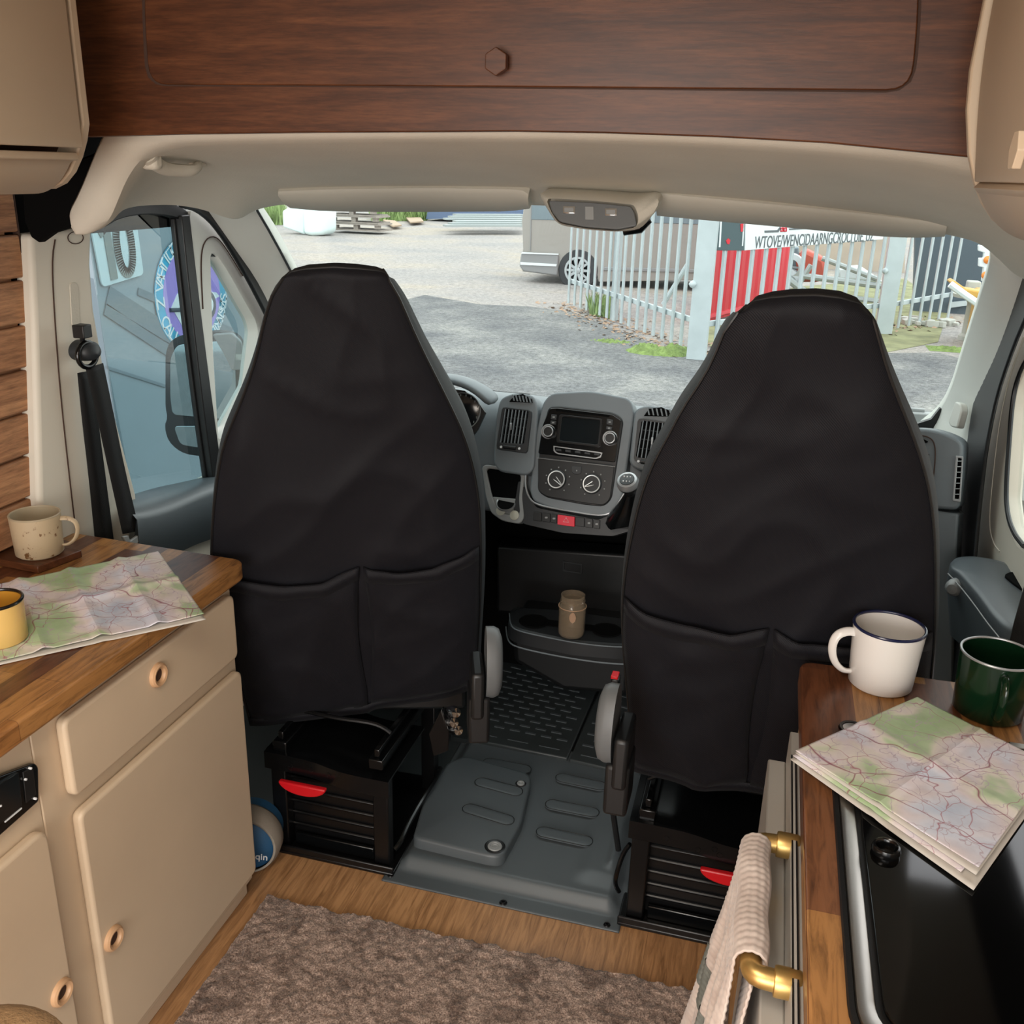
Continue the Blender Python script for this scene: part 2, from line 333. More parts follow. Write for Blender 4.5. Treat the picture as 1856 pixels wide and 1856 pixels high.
def fillet(pts, r, n=5):
    out = []; N_ = len(pts)
    for i in range(N_):
        p0, p1, p2 = [Vector(pts[(i + k) % N_][:2]).to_2d() for k in (-1, 0, 1)]
        rr = r[i] if isinstance(r, (list, tuple)) else r
        d0 = (p0 - p1); d2 = (p2 - p1); l = min(rr, d0.length * .48, d2.length * .48)
        if rr <= 0: out.append((p1.x, p1.y)); continue
        a = p1 + d0.normalized() * l; b = p1 + d2.normalized() * l
        for k in range(n + 1):
            t_ = k / n; q = a * (1 - t_) ** 2 + p1 * 2 * t_ * (1 - t_) + b * t_ ** 2; out.append((q.x, q.y))
    return out
def resample(pl, n, closed=False):
    pl = [Vector(p) for p in pl]
    if closed: pl = pl + [pl[0]]
    L_ = [0]
    for a, b in zip(pl, pl[1:]): L_.append(L_[-1] + (b - a).length)
    out = []; m_ = n if closed else n - 1
    for k in range(n):
        d = L_[-1] * k / m_; i = 0
        while i < len(pl) - 2 and L_[i + 1] < d: i += 1
        t_ = (d - L_[i]) / max(1e-9, L_[i + 1] - L_[i]); out.append(pl[i].lerp(pl[i + 1], min(1, t_)))
    return out
def smooth_line(pl, n, it=2):
    pl = [Vector(p) for p in pl]
    for _ in range(it):
        q = [pl[0]]
        for a, b in zip(pl, pl[1:]): q += [a.lerp(b, .25), a.lerp(b, .75)]
        pl = q + [pl[-1]]
    return resample(pl, n)
def fpoly(fr, pxs, n=0, r=0):
    uv = [fr.uv(x, y, n) for x, y in pxs]
    if r: uv = fillet(uv, r)
    return [fr.pt(a, b, n) for a, b in uv]
def slab(fr, pxs, n0, n1, name, mat_, parent=None, r=0, bevel=0, mb=None, **k):
    """a flat plate standing between offsets n0 (back) and n1 (front) of the plane; its outline is measured on the front"""
    pts = fpoly(fr, pxs, n1, r); q = mb or MB(); q.prism([p - fr.n * (n1 - n0) for p in pts], fr.n * (n1 - n0))
    if mb: return mb
    return q.build(name, mat_, parent, bevel=bevel, **k)
def band(fr, outer, inner, n0, n1, name, mat_, parent=None, N_=48, ro=0, ri=0, bevel=0):
    """a frame with an opening, between outline outer and outline inner"""
    o_ = fpoly(fr, outer, n1, ro); i_ = fpoly(fr, inner, n1, ri)
    o_ = resample(o_, N_, True); i_ = resample(i_, N_, True)
    rows = [[p - fr.n * (n1 - n0) for p in o_], o_, i_, [p - fr.n * (n1 - n0) for p in i_]]
    return MB().loft(rows, True, False, True).build(name, mat_, parent, bevel=bevel)
def rect(x0, y0, x1, y1): return [(x0, y0), (x1, y0), (x1, y1), (x0, y1)]
def disc_on(fr, px, py, r, n0, n1, mb=None, seg=28, er=1.0):
    a = fr.at(px, py, n1); return (mb or MB()).lathe(a - fr.n * (n1 - n0), [(0, 0), (r, 0), (r, (n1 - n0) * .7), (r * .93, n1 - n0), (0, n1 - n0)], fr.n, seg)
def text(name, s_, size, o, u, v, mat_, parent=None, ext=.001, align='CENTER', sx=1, fit=0):
    c = bpy.data.curves.new(name, 'FONT'); c.body = s_; c.size = size; c.extrude = ext; c.align_x = align; c.align_y = 'CENTER'
    c.materials.append(MAT[mat_]); ob = bpy.data.objects.new(name, c); COL.objects.link(ob)
    u = Vector(u).normalized(); n = u.cross(Vector(v)).normalized(); v = n.cross(u)
    M_ = Matrix((u * sx, v, n)).transposed().to_4x4(); org = Vector((0, 0, 0)); p = parent
    while p is not None:
        if p.name in ORG: org = ORG[p.name]; break
        p = p.parent
    M_.translation = Vector(o) - org
    me = bpy.data.meshes.new_from_object(ob); me.name = name; bpy.data.objects.remove(ob); bpy.data.curves.remove(c)
    if fit:
        xs_ = [q.co.x for q in me.vertices]; k_ = fit / (max(xs_) - min(xs_)); mid_ = (max(xs_) + min(xs_)) / 2
        for q in me.vertices: q.co.x = (q.co.x - mid_) * k_
    ob = bpy.data.objects.new(name, me); COL.objects.link(ob)
    if not me.materials: me.materials.append(MAT[mat_])
    if parent is not None: ob.parent = parent
    ob.matrix_local = M_; return ob
def S(o): o['kind'] = 'structure'; return o
#==PARTS==

# ================================================================ THE SHELL OF THE VAN
XL, XR, YF = -1.6, .62, 1.62
S(MB().box2((XL - .05, -1.6, -.04), (XR + .4, 3.2, 0)).build('floor', 'floor'))
S(MB().box2((XL - .05, -1.6, 2.16), (XR + .4, 1.95, 2.2)).build('ceiling', 'headliner'))
# left wall: tongue and groove boards
mb = MB(); mb.box2((XL - .05, -1.6, 0), (XL - .012, 1.8, 2.16))
for k in range(23):
    z0 = -.005 + k * .0967; mb.box2((XL - .012, -1.6, z0 + .003), (XL + .004, 1.8, z0 + .0937))
S(mb.build('wall_left', 'plank', bevel=.004)); S(MB().box2((XL - .012, 1.7995, 0), (XL + .0035, 1.803, 2.1)).build('trim_16', 'gapwood'))
S(MB().box2((XR + .35, -.3, 0), (XR + .4, 1.95, 2.16)).build('wall_right', 'cream'))
# overhead locker front in walnut (a big hatch in a fixed surround with an arched lower edge)
FW = Frame((-.45, YF, 1.9), (1, 0, 0), (0, 0, 1))
def arc_bottom(y_off=0): return [(150, 248 + y_off), (330, 243 + y_off), (560, 240 + y_off), (760, 239 + y_off), (930, 238 + y_off), (1100, 241 + y_off), (1300, 248 + y_off), (1500, 259 + y_off), (1760, 285 + y_off)]
oh = thing('overhead_hatch_panel', 'wide dark walnut overhead panel with rounded hatch above the windscreen', 'overhead cabinet', (-.45, YF, 1.84))
slab(FW, [(60, 252)] + arc_bottom() + [(1840, 290), (1840, -140), (60, -140)], -.03, 0, 'surround', 'darkwood', oh, bevel=.002)
hat = slab(FW, [(260, -120), (262, 40), (270, 153), (600, 155), (900, 157), (1200, 160), (1652, 164), (1664, 40), (1668, -120)], .002, .006, 'hatch', 'darkwood', oh, r=.035, bevel=.002)
# a thin dark shadow gap around the hatch
band(FW, [(256, -130), (258, 40), (264, 156), (600, 158), (900, 160), (1200, 163), (1657, 168), (1669, 40), (1673, -130)],
     [(261, -120), (263, 40), (271, 152), (600, 154), (900, 156), (1200, 159), (1651, 163), (1663, 40), (1667, -120)], -.001, .0015, 'hatch_gap', 'gapwood', oh, N_=160, ro=.038, ri=.035)
hx = FW.at(898, 111, .03); kb = MB(); ring = [hx + Vector((math.cos(math.radians(a + 90)) * .020, 0, math.sin(math.radians(a + 90)) * .021)) for a in range(0, 360, 60)]
kb.prism(ring, (0, .014, 0)); kb.tube([hx + Vector((0, .012, 0)), hx + Vector((0, .028, 0))], .008, 10)
kb.build('knob', MAT['darkwood'], hat, smooth=False, bevel=.0015)
# moulded headliner: rows run from the front rim of the walnut panel down to the windscreen edge
def headrow(pl): return smooth_line([P(x, y, 'Y', d) for x, y, d in pl], 90, 1)
hA = headrow([(128, 440, 1.70), (150, 400, 1.69), (172, 345, 1.68), (196, 292, 1.67), (238, 250, 1.66), (300, 243, 1.655), (500, 238, 1.65), (760, 236, 1.65), (930, 235, 1.65), (1100, 238, 1.65), (1300, 244, 1.65), (1500, 256, 1.65), (1720, 276, 1.66), (1856, 300, 1.68), (1940, 330, 1.7)])
hB = headrow([(180, 418, 1.72), (208, 400, 1.71), (224, 360, 1.7), (240, 318, 1.69), (272, 276, 1.68), (330, 260, 1.67), (520, 256, 1.665), (760, 254, 1.66), (930, 254, 1.66), (1100, 257, 1.66), (1300, 264, 1.66), (1500, 277, 1.665), (1720, 300, 1.68), (1856, 350, 1.72), (1940, 400, 1.75)])
hB2 = headrow([(184, 416, 1.78), (212, 397, 1.78), (228, 358, 1.78), (246, 320, 1.78), (278, 284, 1.78), (334, 268, 1.78), (520, 265, 1.76), (760, 262, 1.76), (930, 262, 1.76), (1100, 265, 1.76), (1300, 273, 1.76), (1500, 287, 1.76), (1715, 312, 1.78), (1856, 365, 1.85), (1940, 430, 1.9)])
hC = headrow([(196, 405, 1.98), (216, 388, 2.0), (236, 356, 2.0), (262, 325, 2.02), (315, 303, 2.04), (380, 300, 2.06), (520, 304, 2.08), (760, 306, 2.1), (930, 308, 2.1), (1100, 312, 2.1), (1300, 323, 2.1), (1500, 340, 2.08), (1700, 365, 2.05), (1840, 420, 2.05), (1900, 490, 2.0)])
hD = headrow([(205, 390, 2.05), (222, 380, 2.08), (250, 368, 2.12), (300, 355, 2.17), (360, 350, 2.22), (440, 352, 2.28), (530, 341, 2.3), (760, 339, 2.31), (930, 341, 2.31), (1100, 346, 2.31), (1300, 358, 2.31), (1500, 377, 2.3), (1700, 402, 2.28), (1812, 450, 2.25), (1850, 490, 2.2)])
hE = headrow([(210, 381, 2.05), (228, 379, 2.1), (270, 378, 2.15), (320, 379, 2.22), (370, 390, 2.3), (425, 417, 2.4), (466, 382, 2.45), (600, 378, 2.45), (760, 379, 2.46), (960, 381, 2.46), (1180, 392, 2.46), (1400, 410, 2.46), (1600, 424, 2.46), (1700, 429, 2.46), (1800, 452, 2.45), (1840, 512, 2.4), (1870, 520, 2.3)])
hE = resample(hE, 90)
hF = [p + Vector((0, .03, .03)) for p in hE]
hl = MB().loft([[p + Vector((0, 0, .06)) for p in hA], hA, hB, hB2, hC, hD, hE, hF]).build('trim_1', 'headliner', sub=1, angle=70, solid=.006, offset=-1); S(hl)
# black gap and felt between the left locker and the headliner arch
FX = Frame((XL, 2, 1.2), (0, 1, 0), (0, 0, 1))        # left side plane, n points into the van (+X)
ft = MB(); ft.prism([P(x, y, 'Y', 1.70) for x, y in [(40, 330), (330, 225), (330, 243), (240, 252), (198, 292), (174, 345), (152, 400), (128, 412), (95, 422), (70, 440), (56, 430), (44, 400)]], (0, .02, 0))
ft.build('trim_2', 'felt', bevel=.003)['kind'] = 'structure'
# left B pillar
pb = [(56, 425), (168, 412), (166, 480), (172, 560), (196, 700), (248, 895), (262, 1010), (82, 1010), (72, 900), (64, 600)]
bp = slab(FX, pb, -.02, .03, 'trim_3', 'pillar', None, bevel=.012, seg=4); S(bp)
g = MB(); pth = [FX.at(x, y, .031) for x, y in [(100, 434), (94, 470), (98, 560), (108, 700), (124, 850), (142, 1000)]]
g.tube(smooth_line(pth, 30), .0016, 6); g.build('seam', 'gapwood', bp)
g = MB(); g.ring_tube([FX.at(137 + 14 * math.cos(a / 24 * 6.283), 431 + 11 * math.sin(a / 24 * 6.283), .031) for a in range(24)], .0011, 6); g.build('cover_cap', 'gapwood', bp)
slab(FX, [(127, 516), (131, 512), (138, 512), (142, 518), (146, 592), (131, 592)], .029, .032, 'belt_slot', 'headliner', bp, r=.006, bevel=.001)
# left cab door: frame parts on the door plane
dl = thing('door_1', None, None, (XL, 2.6, .5), kind='structure')
fd = Frame((XL - .02, 2, 1.2), (0, 1, 0), (0, 0, 1))
def strip(fr, pxs, w, n0, n1, name, m_, parent, bevel=.003):
    """a bar of changing width (in px) following a line"""
    pts = [Vector((a, b)) for a, b in pxs]; L_ = []; R_ = []
    for i, p in enumerate(pts):
        t_ = (pts[min(i + 1, len(pts) - 1)] - pts[max(i - 1, 0)]).normalized(); nn = Vector((-t_.y, t_.x)); ww = w[i] if isinstance(w, (list, tuple)) else w
        L_.append(p + nn * ww / 2); R_.append(p - nn * ww / 2)
    def row(q): return [fr.at(a.x, a.y, n1) for a in q]
    l = smooth_line(row(L_), 24, 1); r_ = smooth_line(row(R_), 24, 1); off = fr.n * (n1 - n0)
    return MB().loft([[l[i], r_[i], r_[i] - off, l[i] - off] for i in range(24)], True, True).build(name, m_, parent, bevel=bevel)
strip(fd, [(185, 404), (215, 385), (262, 376), (310, 379), (332, 388), (345, 400)], [20, 22, 24, 24, 22, 14], -.01, .02, 'window_seal', 'rubber', dl)
strip(fd, [(215, 372), (262, 368), (330, 368)], [7, 7, 6], 0, .03, 'upper_seal', 'rubber', dl)
strip(fd, [(324, 395), (336, 500), (350, 620), (366, 740), (384, 868)], [17, 18, 20, 20, 20], -.004, .01, 'window_runner', 'rubber', dl)
strip(fd, [(337, 390), (349, 500), (363, 620), (378, 740), (396, 870)], [15, 16, 17, 18, 18], -.01, .03, 'window_post', 'blackp', dl)
# cream quarter frame (triangular opening)
band(fd, [(342, 382), (372, 380), (405, 412), (440, 470), (478, 545), (500, 600), (480, 760), (400, 880), (382, 780), (368, 640), (355, 500)],
     [(381, 462), (385, 458), (393, 462), (412, 490), (440, 540), (463, 580), (468, 600), (456, 700), (412, 780), (396, 800), (386, 640)], -.02, .028, 'quarter_window_frame', 'apillar', dl, N_=90, ro=.02, ri=.01, bevel=.005)
strip(fd, [(381, 458), (395, 464), (414, 493), (440, 540), (464, 583), (470, 606)], 5, .0, .02, 'quarter_seal', 'rubber', dl, .001)
g = MB(); g.tube(smooth_line([fd.at(x, y, .03) for x, y in [(368, 560), (364, 480), (367, 445), (378, 429), (393, 429), (410, 450), (440, 500)]], 30), .0018, 6); g.build('quarter_gap', 'gapwood', dl)
sg = slab(fd, [(150, 340), (342, 340), (395, 880), (230, 900)], -.012, -.008, 'window_2', 'sideglass', None); S(sg)
sg = slab(fd, [(375, 440), (480, 560), (500, 640), (400, 860)], -.012, -.008, 'window_3', 'sideglass', None); S(sg)
# aperture seal between door and A pillar
strip(Frame((XL + .03, 2, 1.2), (0, 1, 0), (0, 0, 1)), [(330, 372), (366, 378), (402, 405), (436, 452), (468, 505), (500, 565), (530, 630)], [8, 15, 24, 29, 32, 34, 34], .006, .02, 'trim_4', 'rubber', None, .006)['kind'] = 'structure'
# A pillar left: ruled between seal and windscreen edge
fw = Frame((-.5, 2.46, 1.715), (1, 0, 0), (0, .9, -.70))
fw.v = Vector((0, -.9, .70)).normalized(); fw.n = fw.u.cross(fw.v)
def pillar(name, outer, inner, XO, YS, mat_='apillar'):
    o_ = smooth_line([P(x, y, 'X', XO) for x, y in outer], 30, 1); i_ = smooth_line([fw.at(x, y) for x, y in inner], 30, 1)
    rows = [[a + Vector((0, .03, 0)), a, a.lerp(b, .5) + Vector((0, -.012, 0)), b, b + Vector((0, .025, .02))] for a, b in zip(o_, i_)]
    return S(MB().loft(rows).build(name, mat_, None, solid=.004, angle=60))
pillar('trim_5', [(372, 372), (428, 452), (462, 500), (486, 545), (515, 610)], [(440, 352), (484, 412), (508, 455), (530, 497), (575, 590)], XL + .05, 0)
pillar('trim_6', [(1862, 500), (1845, 560), (1820, 640), (1798, 700), (1780, 775), (1768, 820)], [(1794, 450), (1796, 480), (1770, 560), (1742, 650), (1722, 715), (1700, 752), (1668, 776)], XR - .04, 0)
# the windscreen
wsp = [(455, 360), (1000, 355), (1830, 430), (1830, 480), (1700, 800), (700, 760), (560, 600)]
S(slab(fw, wsp, -.004, 0, 'window_1', 'windscreen'))
bl = MB(); bl.tube([fw.at(x, y, .002) for x, y in [(466, 381), (486, 415), (508, 455), (530, 497), (575, 590)]], .004, 6)
bl.tube([fw.at(x, y, .002) for x, y in [(790, 683), (850, 697), (900, 711), (960, 716)]], .005, 6); S(bl.build('trim_7', 'rubber'))
# black lower corner of the windscreen on the right and the scuttle
fs = Frame((.4, 3.3, 1.05), (1, 0, 0), (0, 0, 1))
lowc = MB(); lowc.prism([P(x, y, 'Y', 3.22) for x, y in [(1600, 775), (1660, 769), (1688, 760), (1704, 740), (1716, 745), (1708, 772), (1680, 784), (1600, 782)]], (0, .02, 0)); S(lowc.build('trim_8', 'rubber'))
sc_ = MB(); sc_.prism([P(x, y, 'Y', 3.42) for x, y in [(1590, 744), (1705, 752), (1690, 775), (1590, 775)]], (0, .05, 0)); S(sc_.build('trim_9', 'lightgrey', bevel=.005))
wp = thing('windscreen_wiper', 'black wiper blade resting low on the outside of the glass beside right seat', 'wiper', P(1650, 742, 'Y', 3.46))
g = MB(); g.tube([P(x, y, 'Y', 3.46) for x, y in [(1600, 747), (1650, 746), (1703, 750)]], .006, 6); g.build('blade', 'rubber', wp)
g = MB(); g.box(P(1662, 743, 'Y', 3.45), (.05, .015, .012)); g.build('arm_clip', 'lightgrey', wp, bevel=.003)
# right side: black seal curve, cream door trim, window gasket
fr_ = Frame((XR - .03, 2, 1.2), (0, -1, 0), (0, 0, 1))
strip(fr_, [(1868, 500), (1840, 560), (1813, 625), (1786, 710), (1769, 800), (1759, 900), (1750, 1020), (1740, 1130), (1728, 1240)], [42, 43, 42, 39, 35, 31, 27, 25, 25], .010, .02, 'trim_10', 'rubber', None, .008)['kind'] = 'structure'
dr = thing('door_2', None, None, (XR, 2.4, .5), kind='structure')
fq = Frame((XR + .01, 2, 1.2), (0, -1, 0), (0, 0, 1))
band(fq, [(1880, 500), (1836, 560), (1803, 650), (1783, 740), (1770, 850), (1760, 980), (1750, 1090), (1742, 1230), (1960, 1330), (1990, 520)],
     [(1900, 600), (1856, 668), (1842, 700), (1833, 740), (1828, 820), (1822, 900), (1828, 950), (1843, 985), (1870, 1010), (1930, 1010), (1950, 640)], -.03, .01, 'door_trim', 'pillar', dr, N_=120, ro=.01, ri=.01, bevel=.006)
g = MB(); g.tube(smooth_line([fq.at(x, y, .012) for x, y in [(1868, 640), (1850, 670), (1836, 715), (1829, 800), (1823, 890), (1826, 935), (1838, 968), (1856, 990)]], 40), .006, 8); g.build('window_gasket', 'rubber', dr)
g = MB(); g.tube(smooth_line([fq.at(x, y, .0105) for x, y in [(1856, 610), (1830, 680), (1812, 760), (1800, 860), (1792, 950), (1800, 985), (1812, 1000)]], 40), .0018, 6); g.build('trim_seam', 'headliner', dr)
S(slab(fq, [(1900, 560), (1810, 700), (1800, 1000), (1950, 1050), (1980, 600)], -.022, -.018, 'window_4', 'windscreen'))
# lower body sides of the cab and the bulkhead in front
S(MB().box2((XL - .08, 1.8, 0), (XL - .03, 3.3, .86)).build('wall_left_cab', 'pillar'))
S(MB().box2((XR + .03, 1.95, 0), (XR + .08, 3.3, .55)).build('wall_right_cab', 'blackp'))
S(MB().box2((XL - .05, 3.10, -.04), (XR + .05, 3.14, 1.0)).build('wall_front', 'felt'))
S(MB().box2((XL - .05, 1.68, 1.93), (XR + .4, 2.5, 1.97)).build('trim_11', 'headliner'))
S(MB().box2((XL - .07, 1.78, 1.62), (XL - .05, 2.6, 2.16)).build('trim_13', 'felt')); S(MB().box2((XR + .10, 1.78, 1.62), (XR + .12, 2.6, 2.16)).build('trim_14', 'felt'))
S(MB().box2((XL - .06, 1.775, .0), (XL - .012, 1.83, 2.16)).build('trim_15', 'felt'))

# ================================================================ CAB: visors, console, handle, dashboard
def visor2(label, top, bot, clip):
    t_ = thing('sun_visor', label, 'sun visor', tuple(P(*top[0], 'Y', 2.3)))
    a = smooth_line([P(x, y, 'Y', 2.27) for x, y in top], 40, 1); b = smooth_line([P(x, y, 'Y', 2.405) for x, y in bot], 40, 1)
    n_ = Vector((0, .012, .012))
    rows = [[p, p.lerp(q, .08) - n_ * .6, p.lerp(q, .5) - n_ * .9, p.lerp(q, .92) - n_ * .6, q, q + n_, p + n_] for p, q in zip(a, b)]
    MB().loft(rows, True, True).build('padded_board', 'visor', t_, angle=60)
    c = P(*clip, 'Y', 2.39); MB().lathe(c, [(0, -.008), (.016, -.006), (.016, .004), (0, .006)], (.0, .6, .8), 16).build('hinge_clip', 'headliner', t_)
    return t_
visor2('long beige sun visor folded up above the left seat', [(504, 347), (600, 343), (760, 341), (880, 342), (948, 344), (958, 352)], [(530, 374), (600, 381), (760, 382), (860, 381), (930, 380), (962, 374)], (901, 373))
visor2('long beige sun visor folded up above the right seat', [(1190, 350), (1300, 361), (1450, 375), (1600, 391), (1690, 402), (1716, 406)], [(1192, 388), (1280, 396), (1450, 411), (1590, 425), (1660, 427), (1712, 424)], (1258, 387))
oc = thing('overhead_light_console', 'beige console with grey map light panel at the top of the windscreen', 'light console', tuple(P(1080, 380, 'Y', 2.25)))
fo = Frame(P(1075, 380, 'Y', 2.20), (1, 0, 0), (0, -.15, 1)); fo.v = Vector((0, .35, 1)).normalized(); fo.u = Vector((1, -.03, 0)).normalized(); fo.n = fo.u.cross(fo.v)
outl = [(975, 350), (1000, 348), (1080, 352), (1150, 358), (1190, 352), (1196, 366), (1180, 392), (1162, 414), (1120, 420), (1060, 416), (1010, 408), (992, 380)]
o_ = resample(fpoly(fo, outl, 0, .02), 60, True); o2 = resample(fpoly(fo, [(990, 362), (1000, 360), (1080, 364), (1148, 370), (1152, 376), (1158, 392), (1154, 411), (1118, 418), (1060, 414), (1012, 405), (998, 384)], .02, .01), 60, True)
MB().loft([[p + Vector((0, .16, .02)) for p in o_], o_, o2, [p + Vector((0, .03, 0)) for p in o2]], True, True).build('housing', 'headliner', oc, angle=50)
lp = slab(fo, [(994, 364), (1078, 367), (1144, 373), (1150, 385), (1154, 408), (1118, 415), (1060, 411), (1014, 402), (1000, 384)], .016, .024, 'light_panel', 'consolegrey', oc, r=.006, bevel=.002)
for x0, y0 in ((1020, 374), (1096, 377)):
    q = slab(fo, rect(x0, y0, x0 + 22, y0 + 13), .022, .026, 'lamp_switch', 'chrome', lp, bevel=.001); slab(fo, rect(x0 + 3, y0 + 3, x0 + 19, y0 + 10), .025, .0265, 'lens', 'lightgrey', q)
slab(fo, rect(1060, 374, 1076, 398), .023, .026, 'centre_switch', 'lightgrey', lp, bevel=.001)
g = MB(); g.tube([P(1130, 416, 'Y', 2.28), P(1160, 412, 'Y', 2.28), P(1178, 398, 'Y', 2.28)], [.014, .014, .008], 10); g.build('mirror_stub', 'gloss', oc)
gh = thing('grab_handle', 'beige moulded grab handle on the headliner at upper left', 'grab handle', tuple(P(320, 300, 'Y', 2.0)))
hp = smooth_line([P(x, y, 'Y', d) for x, y, d in [(270, 282, 1.74), (280, 296, 1.77), (300, 307, 1.82), (325, 309, 1.87), (348, 310, 1.91), (359, 303, 1.94), (357, 288, 1.97)]], 24)
MB().tube(hp, [.017] * 4 + [.015] * 16 + [.012] * 4, 12, True, .7).build('grip', 'headliner', gh)
MB().box(P(357, 290, 'Y', 1.97), (.03, .03, .03)).build('mount', 'headliner', gh, bevel=.006)
MB().box(P(274, 286, 'Y', 1.76), (.035, .03, .045)).build('mount', 'headliner', gh, bevel=.008)
# ---- dashboard
FD = Frame((-.5, 2.70, .98), (1, -.07, 0), (0, .37, 1))
o0 = FD.at(1045, 830); FD.o = o0
da = thing('dashboard', 'grey moulded dashboard running the full width under the windscreen', 'dashboard', (-.5, 2.9, .74))
prof = [(3.12, .72), (3.40, .9), (3.44, .985), (3.15, 1.06), (2.97, 1.108), (2.87, 1.122), (2.80, 1.112), (2.765, 1.07), (2.73, .98), (2.70, .89), (2.675, .82), (2.68, .79), (2.72, .775), (2.9, .76), (3.1, .76)]
rows = []
for X, dy, dz in [(-1.57, -.10, -.06), (-1.45, -.08, -.03), (-1.2, -.03, .01), (-1.0, .02, 0), (-.82, .03, 0), (-.7, .01, 0), (-.5, 0, 0), (-.3, -.01, 0), (-.1, -.02, -.01), (.15, -.04, -.01), (.35, -.06, 0), (.5, -.08, .005), (.57, -.07, -.01)]:
    rows.append([Vector((X, y + (dy if y < 3 else 0), z + dz)) for y, z in prof])
MB().loft(rows, True, True).build('body', 'dash', da, sub=1, angle=80)
# raised rear shelf line and black windscreen edge
hd = MB(); hd.loft([[P(x, y, 'Y', d) for x, y, d in r] for r in ([(790, 688, 2.78), (830, 690, 2.76), (862, 701, 2.75), (890, 716, 2.74), (903, 730, 2.74)], [(795, 700, 2.66), (822, 702, 2.64), (846, 712, 2.63), (865, 727, 2.63), (880, 745, 2.64)])])
ho = hd.build('instrument_hood', 'dash', da, solid=.03, sub=1); 
ic = thing('instrument_cluster', 'black instrument dials under the dash hood beside the left seat', 'instrument cluster', tuple(P(845, 740, 'Y', 2.7)), parent=da)
fi = Frame(P(840, 745, 'Y', 2.70), (1, .12, 0), (0, .3, 1))
slab(fi, [(790, 700), (842, 708), (866, 728), (880, 748), (866, 778), (850, 800), (800, 800)], -.02, 0, 'panel', 'blackp', ic, bevel=.002)
disc_on(fi, 838, 745, .055, 0, .004).build('dial', 'screen', ic)
g = MB(); c = fi.at(838, 745, .005); g.ring_tube([c + (fi.u * math.cos(a / 30 * 6.283) + fi.v * math.sin(a / 30 * 6.283)) * .055 for a in range(30)], .0015, 6)
for a in range(0, 360, 20): g.box(c + (fi.u * math.cos(math.radians(a)) + fi.v * math.sin(math.radians(a))) * .048, (.003, .002, .006))
g.build('dial_ring', 'lightgrey', ic)
# vent pods
def vent(label, pod, grille, vb, nv, tab, wheel, dots, mir=False):
    t_ = thing('dashboard_air_vent', label, 'air vent', tuple(FD.at(*pod[0], .03)), parent=da)
    slab(FD, pod, -.05, .03, 'pod', 'dash', t_, r=.02, bevel=.006, seg=3)
    band(FD, vb['out'], vb['in'], .02, .040, 'bezel', 'dashdk', t_, ro=.01, ri=.004, bevel=.002)
    slab(FD, vb['in'], .028, .031, 'duct', 'felt', t_)
    (x0, y0), (x1, y1), (x2, y2), (x3, y3) = vb['in']
    for k in range(nv):
        f = (k + .5) / nv; a = FD.at(x0 + (x1 - x0) * f, y0 + (y1 - y0) * f, .034); b = FD.at(x3 + (x2 - x3) * f, y3 + (y2 - y3) * f, .034)
        g = MB(); w = FD.u * .0016; d = FD.n * .006; g.loft([[a - w - d, a + w - d, a + w + d, a - w + d], [b - w - d, b + w - d, b + w + d, b - w + d]], True, True); g.build('vane', 'blackp', t_, bevel=.0006).data.materials[0] = MAT['dash']
    for f in (.25, .5, .75):
        a = FD.at(x0 + (x3 - x0) * f, y0 + (y3 - y0) * f, .032); b = FD.at(x1 + (x2 - x1) * f, y1 + (y2 - y1) * f, .032); g = MB(); g.tube([a, b], .0015, 6); g.build('cross_vane', 'dashdk', t_)
    a = FD.at(*tab, .040); g = MB(); g.box(a, (.006, .012, .022)); g.build('tab', 'silver', t_, bevel=.002)
    if wheel:
        a = FD.at(*wheel, .040); g = MB(); g.tube([a - FD.u * .020, a + FD.u * .020], .0065, 12); g.build('thumbwheel', 'blackp', t_)
        for d in dots: disc_on(FD, *d, .004, .038, .042, seg=10).build('mark', 'white_print', t_)
    if grille:
        (gx0, gy0), (gx1, gy1), hh = grille
        slab(FD, [(gx0 - 3, gy0 + hh + 2), (gx0 + 6, gy0 - 2), (gx0 + (gx1 - gx0) * .6, gy0 - 5), (gx1 + 2, gy1 + 1), (gx1 + 3, gy1 + hh)], .028, .034, 'demist_grille', 'felt', t_)
        for k in range(6):
            f = (k + .5) / 6; x = gx0 + (gx1 - gx0) * f; y = gy0 + (gy1 - gy0) * f
            g = MB(); g.prism(fpoly(FD, [(x - 1.6, y - 4), (x + 1, y - 4), (x + 4, y + hh), (x + 1.4, y + hh)], .037), FD.n * -.006); g.build('grille_bar', 'dash', t_)
    return t_
vent('tall dashboard air vent immediately left of the radio', [(906, 722), (930, 712), (968, 716), (975, 740), (968, 850), (955, 862), (904, 855), (894, 838), (898, 760)], ((926, 719), (962, 723), 7),
     dict(out=[(910, 737), (964, 744), (955, 822), (899, 814)], **{'in': [(914, 741), (958, 745), (949, 805), (905, 802)]}), 7, (926, 773), (924, 811), [(908, 810), (941, 813)])
vent('tall dashboard air vent between the radio and the right seat', [(1150, 742), (1172, 734), (1222, 742), (1244, 752), (1238, 860), (1200, 862), (1150, 850), (1140, 838), (1146, 780)], ((1170, 743), (1218, 746), 9),
     dict(out=[(1156, 758), (1216, 766), (1208, 842), (1148, 836)], **{'in': [(1163, 762), (1212, 768), (1203, 833), (1152, 829)]}), 7, (1182, 799), (1174, 838), [(1157, 836)])
